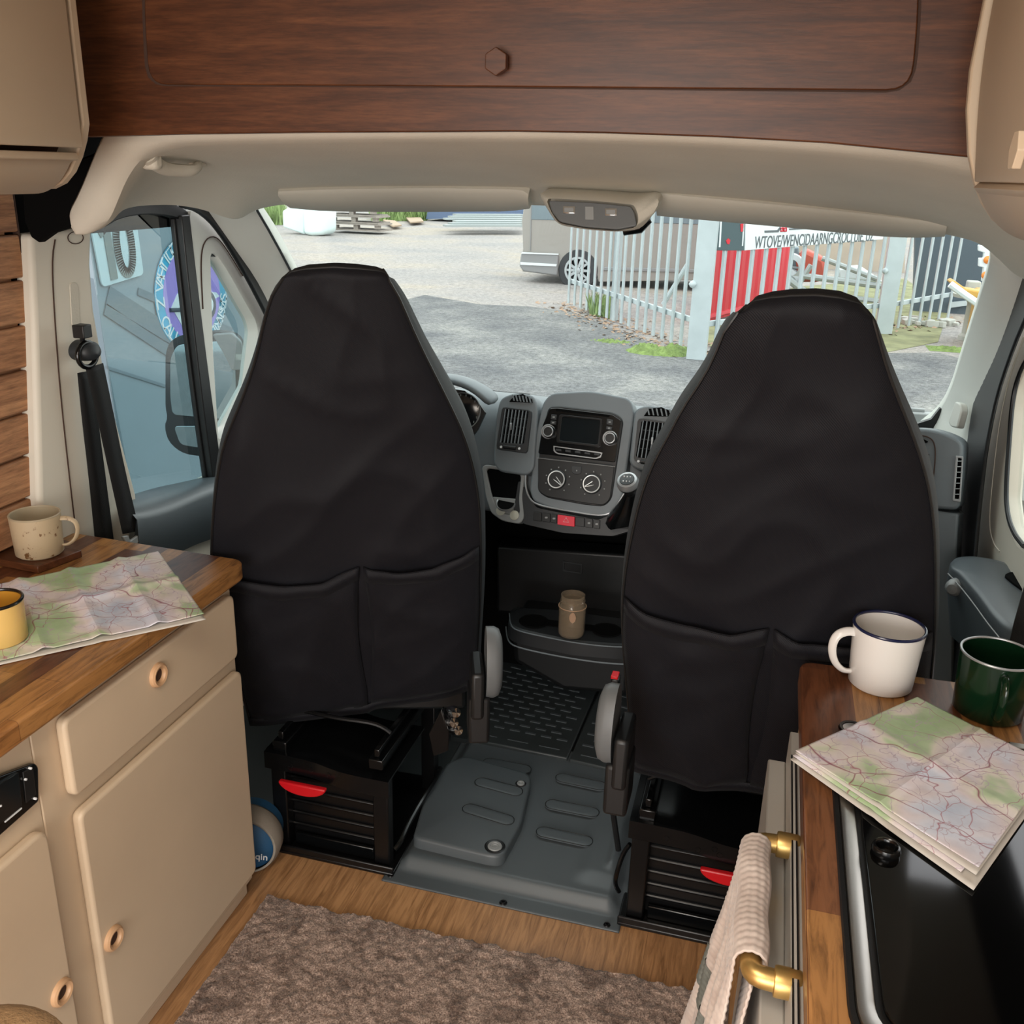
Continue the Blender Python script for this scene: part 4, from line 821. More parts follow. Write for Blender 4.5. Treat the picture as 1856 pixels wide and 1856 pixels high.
# ---- seat bases
def base(label, x0, x1, y0, y1, handle, tall=.30):
    t_ = thing('seat_pedestal', label, 'seat base', ((x0 + x1) / 2, (y0 + y1) / 2, 0))
    for x in (x0 + .02, x1 - .02):
        for y in (y0 + .02, y1 - .02):
            g = MB(); g.box2((x - .022, y - .018, .008), (x + .022, y + .018, tall)); g.build('post', 'blackm', t_, bevel=.004)
    g = MB(); g.box2((x0 - .02, y0 - .015, 0), (x1 + .02, y1 + .02, .012)); g.box2((x0 - .02, y0 - .015, .01), (x1 + .02, y0 - .008, .03)); g.build('base_plate', 'blackm', t_, bevel=.004)
    g = MB(); g.box2((x0 + .05, y0 + .02, .012), (x1 - .05, y0 + .03, .05)); g.build('kick_rail', 'gloss', t_, bevel=.003)
    g = MB(); g.box2((x0 + .03, y0 + .04, .02), (x1 - .03, y0 + .06, tall - .06))
    for k in range(5): g.tube([Vector((x0 + .04, y0 + .036, .07 + k * .038)), Vector((x1 - .04, y0 + .036, .07 + k * .038))], .005, 6)
    g.build('ribbed_panel', 'blackm', t_, bevel=.001)
    g = MB(); n = 40; rws = []
    for k in range(n + 1):
        f = k / n; x = x0 - .01 + (x1 - x0 + .02) * f; dz = .022 * (1 / (1 + math.exp(-(f - .5) * 14))) ; z = tall + .02 - (dz if f < 1 else dz)
        rws.append([Vector((x, y0 - .012, z)), Vector((x, y0 - .012, z - .05)), Vector((x, y0 + .002, z - .05)), Vector((x, y0 + .002, z - .004)), Vector((x, y0 + .26, z - .004)), Vector((x, y0 + .26, z + .002)), Vector((x, y0 + .002, z + .002))])
    g.loft(rws, True, True); g.build('swivel_plate', 'gloss', t_, angle=30)
    for x in (x0 + .01, x1 - .05):
        g = MB(); g.box2((x, y0, tall + .02), (x + .04, y1 + .1, tall + .05)); g.box2((x + .012, y0 + .01, tall + .05), (x + .028, y1 + .1, tall + .075)); g.build('slide_rail', 'gloss', t_, bevel=.003)
    g = MB(); pts = [Vector((x0 + .02 + (x1 - x0 - .04) * i / 24, y0 + .08 - .02 * math.sin(i / 24 * 3.1416), tall + .085 + .03 * (1 - abs(2 * i / 24 - 1) ** 5))) for i in range(25)]
    g.tube(pts, .006, 8); g.build('adjusting_bar', 'blackm', t_)
    a = handle; g = MB(); rws = []
    prof_ = [(math.cos(math.radians(180 + 180 * i / 18)) * .068, math.sin(math.radians(180 + 180 * i / 18)) * .034) for i in range(19)]
    g.prism([a + Vector((x, -.0, z)) for x, z in prof_], (0, -.016, 0)); h_ = g.build('release_handle', 'red', t_, bevel=.006, seg=3)
    for k in range(6):
        c = Vector((random.uniform(x0 + .05, x1 - .05), y0 - .013, tall - random.uniform(.005, .03))); g = MB(); g.lathe(c, [(0, -.003), (.006, -.003), (.007, 0)], (0, -1, 0), 10); g.build('bolt', 'blackm', t_)
    return t_
hL = P(551, 1418, 'Y', 1.925); hR = P(1322, 1578, 'Y', 1.935)
bl_ = base('black metal swivel base under the left seat with red handle', -1.165, -.83, 1.955, 2.36, hL)
br_ = base('black metal swivel base under the right seat with half hidden red handle', -.185, .17, 1.96, 2.36, hR)
g = MB(); g.tube(smooth_line([P(x, y, 'Z', z) for x, y, z in [(798, 1392, .10), (790, 1412, .10), (765, 1450, .09), (742, 1490, .07), (726, 1528, .05), (715, 1540, .04)]], 24), .007, 8); g.build('side_lever', 'chrome' if 0 else 'gloss', bl_)
g = MB(); g.tube(smooth_line([P(x, y, 'Z', z) for x, y, z in [(1142, 1530, .2), (1130, 1545, .17), (1118, 1580, .12), (1114, 1602, .08), (1122, 1616, .05)]], 24), .006, 8); g.build('side_lever', 'gloss', br_)
for x, y, z in ((822, 1290, .42), (818, 1308, .40), (826, 1322, .37)):
    g = MB(); g.lathe(P(x, y, 'Y', 2.02), [(0, .02), (.012, .018), (.016, .0), (.012, -.02)], (.6, -.6, .3), 14); g.build('hinge_bolt', 'chrome', bl_)
g = MB(); g.prism([P(x, y, 'Y', 2.0) for x, y in [(776, 1330), (800, 1285), (814, 1330), (812, 1362), (785, 1372)]], (0, .02, 0)); g.build('hinge_bracket', 'gloss', bl_, bevel=.003)
for nm_, a, b, c_ in (('seat_belt_buckle', (1112, 1222), 2.12, 'black belt buckle with red button beside the right seat'),):
    bp_ = P(1116, 1232, 'Y', b); t_ = thing(nm_, c_, 'belt buckle', tuple(bp_)); g = MB(); g.box(bp_ + Vector((0, 0, -.04)), (.02, .035, .10)); g.build('body', 'blackp', t_, bevel=.004); g = MB(); g.tube([bp_ + Vector((0, 0, -.08)), bp_ + Vector((0, 0, -.3)), bp_ + Vector((.04, 0, -.51))], .008, 8); g.build('stalk', 'blackp', t_); g = MB(); g.box(bp_ + Vector((-.002, 0, .012)), (.018, .03, .01)); g.build('release_button', 'red', t_, bevel=.002)
# ================================================================ FLOOR OF THE CAB
gm = thing('floor_cover_moulding', 'grey moulded rubber floor cover with raised pads between the two seat bases', 'floor mat', (-.5, 2.2, 0))
x0, x1, y0, y1 = -.835, -.195, 1.92, 2.62
def gmz(x, y):
    sx = lambda a, b, t_: min(1, max(0, (t_ - a) / (b - a)))
    sm = lambda t_: t_ * t_ * (3 - 2 * t_)
    h = .004 + .03 * sm(sx(y0 + .045, y0 + .085, y)) * sm(sx(x0 + .012, x0 + .05, x)) * sm(sx(x1 - .005, x1 - .045, x))
    h += .012 * sm(sx(y0 + .10, y0 + .16, y)) * sm(sx(x1 - .16, x1 - .10, x))
    h += .010 * math.exp(-((x - (x1 - .055)) / .012) ** 2) * sm(sx(y0 + .16, y0 + .2, y)) * (1 - sm(sx(y1 - .2, y1 - .1, y)))
    return h
NX, NY = 110, 120
MB().loft([[Vector((x0 + (x1 - x0) * i / NX, y0 + (y1 - y0) * j / NY, gmz(x0 + (x1 - x0) * i / NX, y0 + (y1 - y0) * j / NY))) for i in range(NX + 1)] for j in range(NY + 1)]).build('moulded_sheet', 'matgrey', gm, solid=.004, offset=-1, angle=60)
FG = Frame((-.5, 2.2, .048), (1, 0, 0), (0, 1, 0))
pl0 = fillet([FG.uv(x, y) for x, y in [(748, 1528), (770, 1452), (812, 1390), (842, 1378), (958, 1410), (962, 1424), (945, 1500), (912, 1562), (890, 1562)]], .015)
o_ = resample([FG.pt(a, b, 0) for a, b in pl0], 100, True); c0 = sum(o_, Vector()) / 100
cvr = MB().loft([[p + Vector((0, 0, -.03)) for p in o_], [p + Vector((0, 0, .012)) for p in o_], [c0 + (p - c0) * .985 + Vector((0, 0, .018)) for p in o_], [c0 + (p - c0) * .94 + Vector((0, 0, .020)) for p in o_], [c0 + (p - c0) * .2 + Vector((0, 0, .020)) for p in o_]], True, True).build('raised_cover', 'matgrey', gm, angle=60)
def pad(a, b, n, w=.022):
    p, q = FG.at(*a, n), FG.at(*b, n); d = (q - p).normalized(); s_ = Vector((-d.y, d.x, 0)); pts = []
    for k in range(13): an = math.pi / 2 + math.pi * k / 12; pts.append(p + (d * math.cos(an) + s_ * math.sin(an)) * w)
    for k in range(13): an = -math.pi / 2 + math.pi * k / 12; pts.append(q + (d * math.cos(an) + s_ * math.sin(an)) * w)
    g = MB(); cm = sum(pts, Vector()) / len(pts); g.loft([[x_ + Vector((0, 0, -.004)) for x_ in pts], pts, [cm + (x_ - cm) * .93 + Vector((0, 0, .0010)) for x_ in pts], [cm + (x_ - cm) * .5 + Vector((0, 0, .0011)) for x_ in pts]], True, True)
    g.build('oval_pad', 'matgrey', gm, angle=50)
    g = MB(); g.ring_tube([x_ + Vector((0, 0, .0008)) for x_ in pts], .0011, 5); g.build('pad_outline', 'blackp', gm)
pad((888, 1382), (950, 1394), -.005); pad((874, 1418), (934, 1434), .0225); pad((852, 1466), (918, 1486), .0225)
pad((1020, 1410), (1086, 1424), -.005); pad((1002, 1458), (1072, 1472), -.005); pad((986, 1508), (1060, 1524), -.005)
for (x, y, r, n) in ((944, 1420, .011, .021), (792, 1446, .010, .012), (897, 1534, .019, .021), (708, 1586, .006, -.042), (912, 1636, .007, -.042), (1100, 1676, .006, -.042)):
    c = FG.at(x, y, n); MB().lathe(c, [(0, 0), (r * .35, 0), (r * .4, .002), (r * .62, .001), (r * .66, .003), (r * .95, .003), (r * 1.05, 0)], (0, 0, 1), 24).build('screw', 'lightgrey' if r > .009 else 'blackm', gm)
    MB().lathe(c, [(r * 1.05, .0), (r * 1.35, .0015), (r * 1.5, 0)], (0, 0, 1), 24).build('screw_recess', 'blackp', gm)
mats = ((([(905, 1196), (1088, 1236), (1028, 1374), (846, 1338)]), 'black ribbed rubber mat under the tray, left of the joint'), (([(1092, 1237), (1290, 1280), (1240, 1424), (1032, 1376)]), 'black ribbed rubber mat partly under the right seat'))
for pts, lb in mats:
    f0 = Frame((-.5, 2.7, .045), (1, 0, 0), (0, 1, 0)); t_ = thing('rubber_floor_mat', lb, 'floor mat', tuple(f0.at(*pts[3])))
    q = [f0.at(*p) for p in pts]; far = (q[0] - q[3]) ; q[0] = q[3] + far * 1.25; q[1] = q[2] + (q[1] - q[2]) * 1.25
    MB().prism(q, (0, 0, -.02)).build('mat', 'cabfloor', t_, bevel=.004)
    def bl2(a, b): return q[3].lerp(q[2], a).lerp(q[0].lerp(q[1], a), b)
    g = MB()
    for j in range(15):
        for i in range(6):
            a0 = .06 + (i + (.5 if j % 2 else 0)) * .155; 
            if a0 + .10 > .97: continue
            b0 = .14 + j * .055; g.prism([bl2(a0, b0), bl2(a0 + .10, b0), bl2(a0 + .10, b0 + .014), bl2(a0, b0 + .014)], (0, 0, .0025))
    for i in range(3): g.prism([bl2(.08 + i * .31, .055), bl2(.28 + i * .31, .055), bl2(.28 + i * .31, .06), bl2(.08 + i * .31, .06)], (0, 0, .002))
    g.build('rib_pattern', 'matgrey', t_)['kind'] = 'stuff'
cfl = MB(); cfl.box2((XL - .03, 2.60, .001), (XR + .03, 3.12, .02)); cfl.box2((XL - .03, 1.945, .0005), (-.836, 2.62, .004)); cfl.box2((-.194, 1.95, .0005), (XR + .03, 2.62, .004)); S(cfl.build('floor_cab', 'cabfloor'))
# ---- carpet
FRg = Frame((-.5, 1.2, .0), (1, 0, 0), (0, 1, 0))
ca = FRg.at(492, 1592); cb = FRg.at(1262, 1764)
rx0, rx1, ry1 = -1.095, .085, 1.775
g = MB(); NX, NY = 250, 260; rn = random.Random(4)
import mathutils.noise as mn
def rz(x, y): return .012 + .006 * mn.noise(Vector((x * 60, y * 60, 0))) + .0045 * mn.noise(Vector((x * 150, y * 150, 3))) + .004 * mn.noise(Vector((x * 14, y * 14, 7)))
ry0 = .55
rows = []
for j in range(NY + 1):
    y = ry0 + (ry1 - ry0) * j / NY; row = []
    for i in range(NX + 1):
        x = rx0 + (rx1 - rx0) * i / NX; e = min(i, NX - i, (NY - j)) ; z = rz(x, y) if e > 0 else .001
        sk = .010 * mn.noise(Vector((x * 30, y * 3, 9))) if e <= 1 else 0
        yy = y + (x - rx0) * .012 + sk; row.append(Vector((x, yy, z)))
    rows.append(row)
g.loft(rows); setp(g.build('carpet', 'rug', None, angle=80), 'brown textured deep pile carpet on the floor between the two kitchen units', 'carpet')
# ---- blue bag peeping out behind the left unit
bg_ = thing('rolled_bag', 'blue rounded bag with grey band and white lettering behind the left kitchen unit', 'bag', (-1.16, 1.88, 0))
c = P(462, 1528, 'Y', 1.88); 
g = MB(); rr_ = .085; c = Vector((c.x - .02, 1.88, .088)); g.lathe(c, [(0, -.09), (.05, -.085), (.082, -.06), (.086, 0), (.082, .03), (.06, .05), (0, .055)], (.25, -1, 0), 36); g.build('body', 'navybag', bg_)
g = MB(); ax_ = Vector((.25, -1, 0)).normalized(); g.lathe(c + ax_ * .01, [(.087, -.03), (.091, -.02), (.091, .012), (.084, .03), (.080, .03)], ax_, 36); g.build('band', 'greybag', bg_, solid=.003)
text('lettering', 'mqin', .028, c + ax_ * .056 + Vector((.045, 0, -.01)), (1, .25, -.1), (.1, 0, 1), 'white_print', bg_)
# ================================================================ LEFT KITCHEN UNIT
FC = Frame((-1.115, 1.4, .5), (0, 1, 0), (0, 0, 1))      # plane of the door fronts
def ring_knob(fr, px, py, name, label, parent, r=.026):
    c = fr.at(px, py, .0); k = MB().lathe(c, [(r * .52, .001), (r * .52, .004), (r * .62, .0085), (r * .80, .010), (r * .95, .007), (r, 0)], fr.n, 36).build(name, 'knobwood', parent)
    MB().lathe(c, [(0, .0012), (r * .53, .0012)], fr.n, 30).build('recess', 'gapwood', parent); return k
cu = thing('kitchen_cabinet', 'cream base cabinet with one drawer over a door, end of the left kitchen run', 'cabinet', (-1.35, 1.46, 0))
g = MB(); g.box2((XL + .012, 1.145, .045), (-1.138, 1.785, .893)); g.box2((XL + .012, 1.145, 0), (-1.15, 1.775, .05)); g.build('carcass', 'cream', cu, bevel=.003)
def front(name, y0, y1, z0, z1, parent, r=.02):
    uv = fillet([(y0, z0), (y1, z0), (y1, z1), (y0, z1)], r, 6); fr = Frame((-1.137, 0, 0), (0, 1, 0), (0, 0, 1))
    return MB().prism([fr.pt(a, b, 0) for a, b in uv], fr.n * .022).build(name, 'cream', parent, bevel=.007, seg=4, angle=30)
dw = front('drawer', 1.20, 1.765, .706, .868, cu); ring_knob(FC, 285, 1223, 'pull_ring', None, dw)
dd = front('door', 1.205, 1.772, .085, .668, cu, .02); ring_knob(FC, 204, 1700, 'pull_ring', None, dd)
cu2 = thing('kitchen_cabinet', 'cream base cabinet with black control panel over a door, nearer in the left run', 'cabinet', (-1.35, .8, 0))
g = MB(); g.box2((XL + .012, .35, .045), (-1.138, 1.1445, .893)); g.box2((XL + .012, .35, 0), (-1.15, 1.14, .05)); g.build('carcass', 'cream', cu2, bevel=.003)
d2 = front('door', .62, 1.128, .085, .700, cu2, .03); ring_knob(FC, 110, 1798, 'pull_ring', None, d2)
F2 = Frame((-1.132, 1.0, .8), (0, 1, 0), (0, 0, 1))
cpn = slab(F2, [(-60, 1430), (64, 1383), (70, 1390), (71, 1452), (0, 1515), (-60, 1560)], -.004, .006, 'control_panel', 'gloss', cu2, r=.006, bevel=.002)
slab(F2, [(-5, 1424), (34, 1400), (41, 1462), (-2, 1495)], .005, .010, 'display', 'screen', cpn, bevel=.001)
slab(F2, [(10, 1489), (40, 1464), (40, 1466), (10, 1491)], .009, .011, 'light_line', 'white_print', cpn)
for x, y in ((2, 1461), (48, 1413), (57, 1393), (66, 1448)): disc_on(F2, x, y, .0022, .005, .011, seg=8).build('symbol', 'white_print', cpn)
slab(F2, [(42, 1400), (60, 1390), (66, 1440), (48, 1456)], .005, .008, 'switch', 'blackp', cpn, bevel=.001)
wt = MB(); uv = fillet([(XL + .004, .35), (-1.095, .35), (-1.095, 1.795), (XL + .004, 1.975 - .16)], [0, 0, .035, 0], 8)
wt.prism([Vector((a, b, .90)) for a, b in uv], (0, 0, .042)); setp(wt.build('worktop', 'worktop', None, bevel=.006, seg=3), 'walnut butcher block worktop of the left kitchen run with rounded corner', 'worktop')
ZT = .942
# maps, mugs, coaster
def sheet(name, fr, c4, m_, parent, creases_u, creases_v, amp=.006, th=.0008, nu=60, nv=40, curl=0, z0=0):
    a, b, c, d = [fr.at(*p) for p in c4]       # a far-left, b far-right, c near-right, d near-left
    def h(u, v):
        q = 0
        for cu_ in creases_u: q += max(0, 1 - abs(u - cu_) / .045)
        for cv_ in creases_v: q += max(0, 1 - abs(v - cv_) / .06)
        return amp * q + amp * .25 * math.sin(u * 9 + v * 4) * math.sin(v * 7) + curl * (u ** 3)
    g = MB(); g.grid(lambda u, v: a.lerp(b, u).lerp(d.lerp(c, u), v) + fr.n * (h(u, v) + amp * .4 + z0), nu, nv); return g.build(name, m_, parent, solid=th, angle=20, offset=1)
FM = Frame((-1.3, 1.6, ZT + .001), (1, 0, 0), (0, 1, 0))
lm = thing('road_map', 'unfolded road map lying flat on the left worktop with its corner past the edge', 'map', tuple(FM.at(150, 1100)))
sheet('top_sheet', FM, [(-70, 1078), (287, 1004), (370, 1118), (-40, 1212)], 'mapa', lm, [.27, .52, .78], [.48], .006, z0=.004, nu=120, nv=70)
sheet('under_sheet', FM, [(-70, 1080), (286, 1010), (373, 1124), (-36, 1214)], 'paper', lm, [.52], [], .0015, z0=.0005)
def mug(label, c, r0, r1, h, mo, mi, mr, hdir, hs=(1, 1), rimr=.0028, flare=0, nm='enamel_mug'):
    t_ = thing(nm, label, 'mug', tuple(c)); w = .003
    pr = [(0, 0), (r0 - .006, 0), (r0, .005), (r0 + (r1 - r0) * .5, h * .5), (r1 - flare, h * .93), (r1, h)]
    MB().lathe(c, pr, (0, 0, 1), 48).build('body', mo, t_, angle=60)
    MB().lathe(c, [(r1, h), (r1 - w, h), (r1 - flare - w, h * .92), (r0 - w + (r1 - r0) * .5, h * .5), (r0 - w, .008), (0, .006)], (0, 0, 1), 48).build('inside', mi, t_, angle=60)
    g = MB(); g.ring_tube([c + Vector((math.cos(a / 56 * 6.2832) * (r1 - w * .4), math.sin(a / 56 * 6.2832) * (r1 - w * .4), h)) for a in range(56)], rimr, 8); g.build('rim', mr, t_)
    d = Vector((math.cos(hdir), math.sin(hdir), 0)); rr = (r0 + r1) / 2; k = hs[0]; q = hs[1]
    pts = [c + d * (rr - .004) + Vector((0, 0, h * .86)), c + d * (rr + .012 * k) + Vector((0, 0, h * .89)), c + d * (rr + .030 * k) + Vector((0, 0, h * .80)), c + d * (rr + .034 * k) + Vector((0, 0, h * .58)), c + d * (rr + .026 * k) + Vector((0, 0, h * .34)), c + d * (rr + .010 * k) + Vector((0, 0, h * .20)), c + d * (rr - .003) + Vector((0, 0, h * .20))]
    g = MB(); g.tube(smooth_line(pts, 30), [.0075 * q] * 30, 12, True, .55); g.build('handle', mo, t_); return t_
# coaster under speckled mug
FK = Frame((-1.5, 1.8, ZT + .018), (1, 0, 0), (0, 1, 0))
cst = MB(); cpts = [FK.at(x, y) for x, y in [(-60, 990), (76, 962), (147, 1000), (72, 1040), (-70, 1000)]]
q0 = FK.at(68, 1027); q1 = FK.at(148, 997); e = (q1 - q0); nrm = Vector((-e.y, e.x, 0)).normalized() ; dq = (FK.at(-20, 1010) - q0)
dq = dq.normalized() * .17; cst.prism([q0, q1, q1 + dq, q0 + dq], (0, 0, -.017)); setp(cst.build('coaster', MAT['darkwood'], None, bevel=.002), 'dark square wooden coaster under the speckled mug on the left worktop', 'coaster')
ms = P(73, 1003, 'Z', ZT + .018); MGS = .062
hdir = math.atan2(-.0, 1) + .55
mug('cream stoneware mug speckled with brown on a coaster by the board wall', Vector((ms.x, ms.y, ZT + .0185)), .050, .053, .094, 'speck', 'speckin', 'speckin', .42, (1.05, .75), .0022, nm='stoneware_mug')
my = P(2, 1164, 'Z', ZT + .004); mug('pale yellow enamel mug with a black rim standing on the left map', Vector((my.x, my.y, ZT + .008)), .047, .048, .082, 'yellow', 'yellowin', 'blackrim', 3.3, (1, 1), .0032)
# pouf, cushion edge at lower left
pf = P(-70, 1945, 'Z', .76); t_ = thing('stool', 'stool topped with tan fleece just showing at the lower left corner', 'stool', (pf.x, pf.y, .02))
MB().lathe((pf.x, pf.y, .02), [(0, .60), (.10, .60), (.125, .62), (.13, .67), (.12, .72), (.09, .74), (0, .745)], (0, 0, 1), 40).build('fleece_seat', 'fleece', t_, angle=80)
MB().lathe((pf.x, pf.y, .02), [(0, 0), (.11, 0), (.11, .02), (.02, .03), (.02, .6), (0, .6)], (0, 0, 1), 24).build('pedestal', 'blackm', t_)
# ================================================================ UPPER LOCKERS
def locker(label, xin, xwall, yend, zs, sgn, knob=None):
    t_ = thing('wall_locker', label, 'wall locker', ((xin + xwall) / 2, .7, zs[0][1]))
    prof_ = [(x, z) for x, z in zs]; wallp = [(xwall, prof_[-1][1]), (xwall, 2.15), (prof_[0][0], 2.15)]
    full = prof_ + wallp
    g = MB(); g.prism([Vector((x, yend, z)) for x, z in full], (0, -.018, 0)); g.build('end_panel', 'locker', t_, bevel=.003)
    ins = [(x - sgn * .028 if i < len(prof_) else x, z + .022) for i, (x, z) in enumerate(full)]
    g = MB(); g.prism([Vector((x, yend - .018, z)) for x, z in ins], (0, -1.75, 0)); g.build('carcass', 'gapwood', t_)
    return t_, prof_, ins
lz = [(-1.12, 2.15), (-1.118, 1.95)] + [(P(x, y, 'Y', 1.47).x, P(x, y, 'Y', 1.47).z) for x, y in [(164, 225), (160, 255), (152, 285), (140, 312), (124, 332), (104, 342), (80, 342), (30, 340), (0, 338)]]
lz[0] = (lz[2][0], 2.15); lz[1] = (lz[2][0], 1.98)
lk, prof_, ins = locker('beige overhead wall locker on the left wall with curved lower edge', -1.12, XL + .004, 1.47, lz, 1)
def curved(profile, ya, yb, name, parent, off, gapb=0):
    pl_ = smooth_line([Vector((x, 0, z)) for x, z in profile], 30, 2); g = MB()
    rws = [[Vector((p.x, y, p.z)) for p in pl_] for y in [ya + (yb - ya) * k / 4 for k in range(5)]]
    g.loft(rws); return g.build(name, 'locker', parent, solid=.012, offset=off, bevel=.002, angle=60)
zj = P(70, 270, 'X', -1.125).z
up = [(lz[2][0] - .006, 2.14), (lz[2][0] - .006, 1.95), (lz[2][0] - .006, zj + .004)]
curved(up, -.3, 1.437, 'door', lk, 1)
lowp = [(lz[2][0] - .006, zj - .003)] + [(x - .006, z + .004) for x, z in lz[3:]]
lowp = [q for q in lowp if q[1] < zj + .001]
curved(lowp, -.3, 1.437, 'lower_flap', lk, 1)
# right locker
rzs = [(P(x, y, 'Y', 1.47).x, P(x, y, 'Y', 1.47).z) for x, y in [(1755, 130), (1749, 200), (1752, 280), (1762, 330), (1776, 368), (1796, 398), (1822, 418), (1856, 428), (1900, 430)]]
rzs = [(rzs[0][0] + .006, 2.15)] + rzs
lk2, _, _ = locker('beige overhead wall locker on the right with a six sided wooden knob', .23, XR + .35, 1.47, rzs, -1)
zj2 = P(1800, 338, 'X', rzs[2][0] + .006).z
curved([(rzs[0][0] + .010, 2.14), (rzs[1][0] + .008, 2.0), (rzs[2][0] + .008, 1.9), (rzs[3][0] + .010, zj2 + .004)], -.3, 1.437, 'door', lk2, -1)
curved([(rzs[3][0] + .010, zj2 - .003)] + [(x + .008, z + .005) for x, z in rzs[4:]], -.3, 1.437, 'lower_flap', lk2, -1)
kc = P(1836, 272, 'X', rzs[2][0] - .016); g = MB(); g.prism([kc + Vector((0, math.cos(math.radians(a)) * .019, math.sin(math.radians(a)) * .019)) for a in range(0, 360, 60)], (.008, 0, 0)); g.tube([kc + Vector((.004, 0, 0)), kc + Vector((.03, 0, 0))], .008, 10); g.build('knob', 'locker', lk2, smooth=False, bevel=.001)
# ================================================================ RIGHT KITCHEN RUN
wt = MB(); uv = fillet([(.13, .35), (XR + .34, .35), (XR + .34, 1.80), (.13, 1.78)], [0, 0, 0, .03], 8)
wt.prism([Vector((a, b, .86)) for a, b in uv], (0, 0, .04)); setp(wt.build('worktop', 'worktop', None, bevel=.005, seg=3), 'walnut butcher block worktop on the right with hob and two mugs', 'worktop')
rc = thing('kitchen_cabinet', 'cream cabinet under the right worktop beside the stainless oven', 'cabinet', (.5, 1.1, 0)); g = MB(); g.box2((.145, .35, 0), (XR + .34, 1.765, .858)); g.build('carcass', 'cream', rc, bevel=.003)
ov = thing('oven', 'stainless steel oven with thick door under the right worktop edge', 'oven', (.1, 1.0, .1))
g = MB(); g.box2((.086, .45, .12), (.118, 1.60, .78)); g.build('door', 'ovensteel', ov, bevel=.003)
g = MB(); g.box2((.118, .46, .10), (.144, 1.60, .845)); g.build('body', 'ovensteel', ov, bevel=.002)
for k, (a, b, mm) in enumerate(((.119, .121, 'blackp'), (.1215, .125, 'ovensteel'), (.1255, .1275, 'blackp'))):
    g = MB(); g.box2((a, .46, .846), (b, 1.515, .850)); g.build('trim_strip', mm, ov)
# hob
FH = Frame((.3, 1.1, .905), (1, 0, 0), (0, 1, 0))
hb = thing('gas_hob', 'hob with black glass lid and steel rim set into the right worktop', 'hob', (.5, 1.1, .9))
ox0, oy0, oy1, ox1 = FH.uv(1524, 1500)[0] + .3, .865, 1.47, .93
def rrect(x0, y0, x1, y1, r, z, n=8): return [Vector((a, b, z)) for a, b in fillet([(x0, y0), (x1, y0), (x1, y1), (x0, y1)], r, n)]
a0, a1, a2, a3 = rrect(ox0 - .008, oy0 - .008, ox1, oy1 + .008, .07, .9005), rrect(ox0 - .006, oy0 - .006, ox1 - .002, oy1 + .006, .068, .904), rrect(ox0, oy0, ox1 - .008, oy1, .062, .905), rrect(ox0 + .0, oy0 + .0, ox1 - .01, oy1, .062, .9008)
MB().loft([a0, a1, a2, a3], True).build('seal', 'blackp', hb)
b0, b1, b2, b3 = rrect(ox0, oy0, ox1 - .008, oy1, .062, .901), rrect(ox0 + .002, oy0 + .002, ox1 - .01, oy1 - .002, .060, .908), rrect(ox0 + .020, oy0 + .020, ox1 - .028, oy1 - .020, .048, .909), rrect(ox0 + .024, oy0 + .024, ox1 - .032, oy1 - .024, .046, .904)
MB().loft([b0, b1, b2, b3], True).build('steel_rim', 'steel', hb, angle=60)
MB().prism(rrect(ox0 + .022, oy0 + .022, ox1 - .030, oy1 - .022, .047, .9015), (0, 0, .003)).build('well', 'blackp', hb)
MB().prism(rrect(ox0 + .030, oy0 + .030, ox1 - .04, oy1 - .03, .042, .9045), (0, 0, .006)).build('glass_lid', 'glasslid', hb, bevel=.0015)
kc = P(1605, 1545, 'Z', .9105); MB().lathe(kc, [(.012, .0), (.0185, 0), (.020, .006), (.018, .012), (.0155, .013), (.0135, .011), (.0125, .003), (0, .002)], (0, 0, 1), 32).build('lid_knob', 'gloss', hb)
rg = P(1545, 1322, 'Z', .90); rt = thing('recessed_ring', 'round metal ring set in the right worktop, half covered by the folded map', 'ring', tuple(rg))
MB().lathe(rg, [(.017, .001), (.0175, .004), (.022, .0045), (.0235, .0005)], (0, 0, 1), 32).build('outer_ring', 'blackm', rt); MB().lathe(rg, [(0, .0015), (.010, .001), (.016, .003), (.018, .001)], (0, 0, 1), 32).build('inner_disc', 'silver', rt)
sk = thing('sink', 'steel edged dark sink with ball chain behind the folded map', 'sink', (.7, 1.56, .9))
s0 = P(1829, 1349, 'Z', .903); g = MB(); g.box2((s0.x, s0.y - .012, .9005), (.93, s0.y + .004, .906)); g.box2((s0.x, 1.49, .9005), (s0.x + .01, s0.y, .904)); g.build('rim', 'steel', sk, bevel=.001)
g = MB(); g.box2((s0.x + .01, 1.49, .9002), (.92, s0.y - .012, .9025)); g.build('basin', 'felt', sk)
g = MB()
for k in range(9): g.lathe(P(1828 + (k % 2) * .6, 1356 + k * 3.2, 'Z', .906), [(0, -.0018), (.0018, 0), (0, .0018)], (0, 0, 1), 8)
g.build('plug_chain', 'chrome', sk)
mw = P(1594, 1240, 'Z', .90); mug('white enamel mug with a dark blue rim on the right worktop', Vector((mw.x, mw.y, .9005)), .0575, .0640, .122, 'white', 'white', 'navy', math.radians(192), (1.15, 1.15), .0030)
mg = P(1788, 1290, 'Z', .90); mug('dark green enamel mug with a pale metal rim at the right edge', Vector((mg.x, mg.y, .9005)), .0585, .0635, .118, 'green', 'green', 'silver', math.radians(268), (.9, 1), .0024)
FN = Frame((.4, 1.5, .913), (1, 0, 0), (0, 1, 0))
fm_ = thing('folded_map', 'thick folded map lying across the hob lid and worktop edge on the right', 'map', tuple(FN.at(1650, 1430)))
C0, C1, C2, C3 = (1450, 1368), (1660, 1275), (1900, 1400), (1768, 1588)
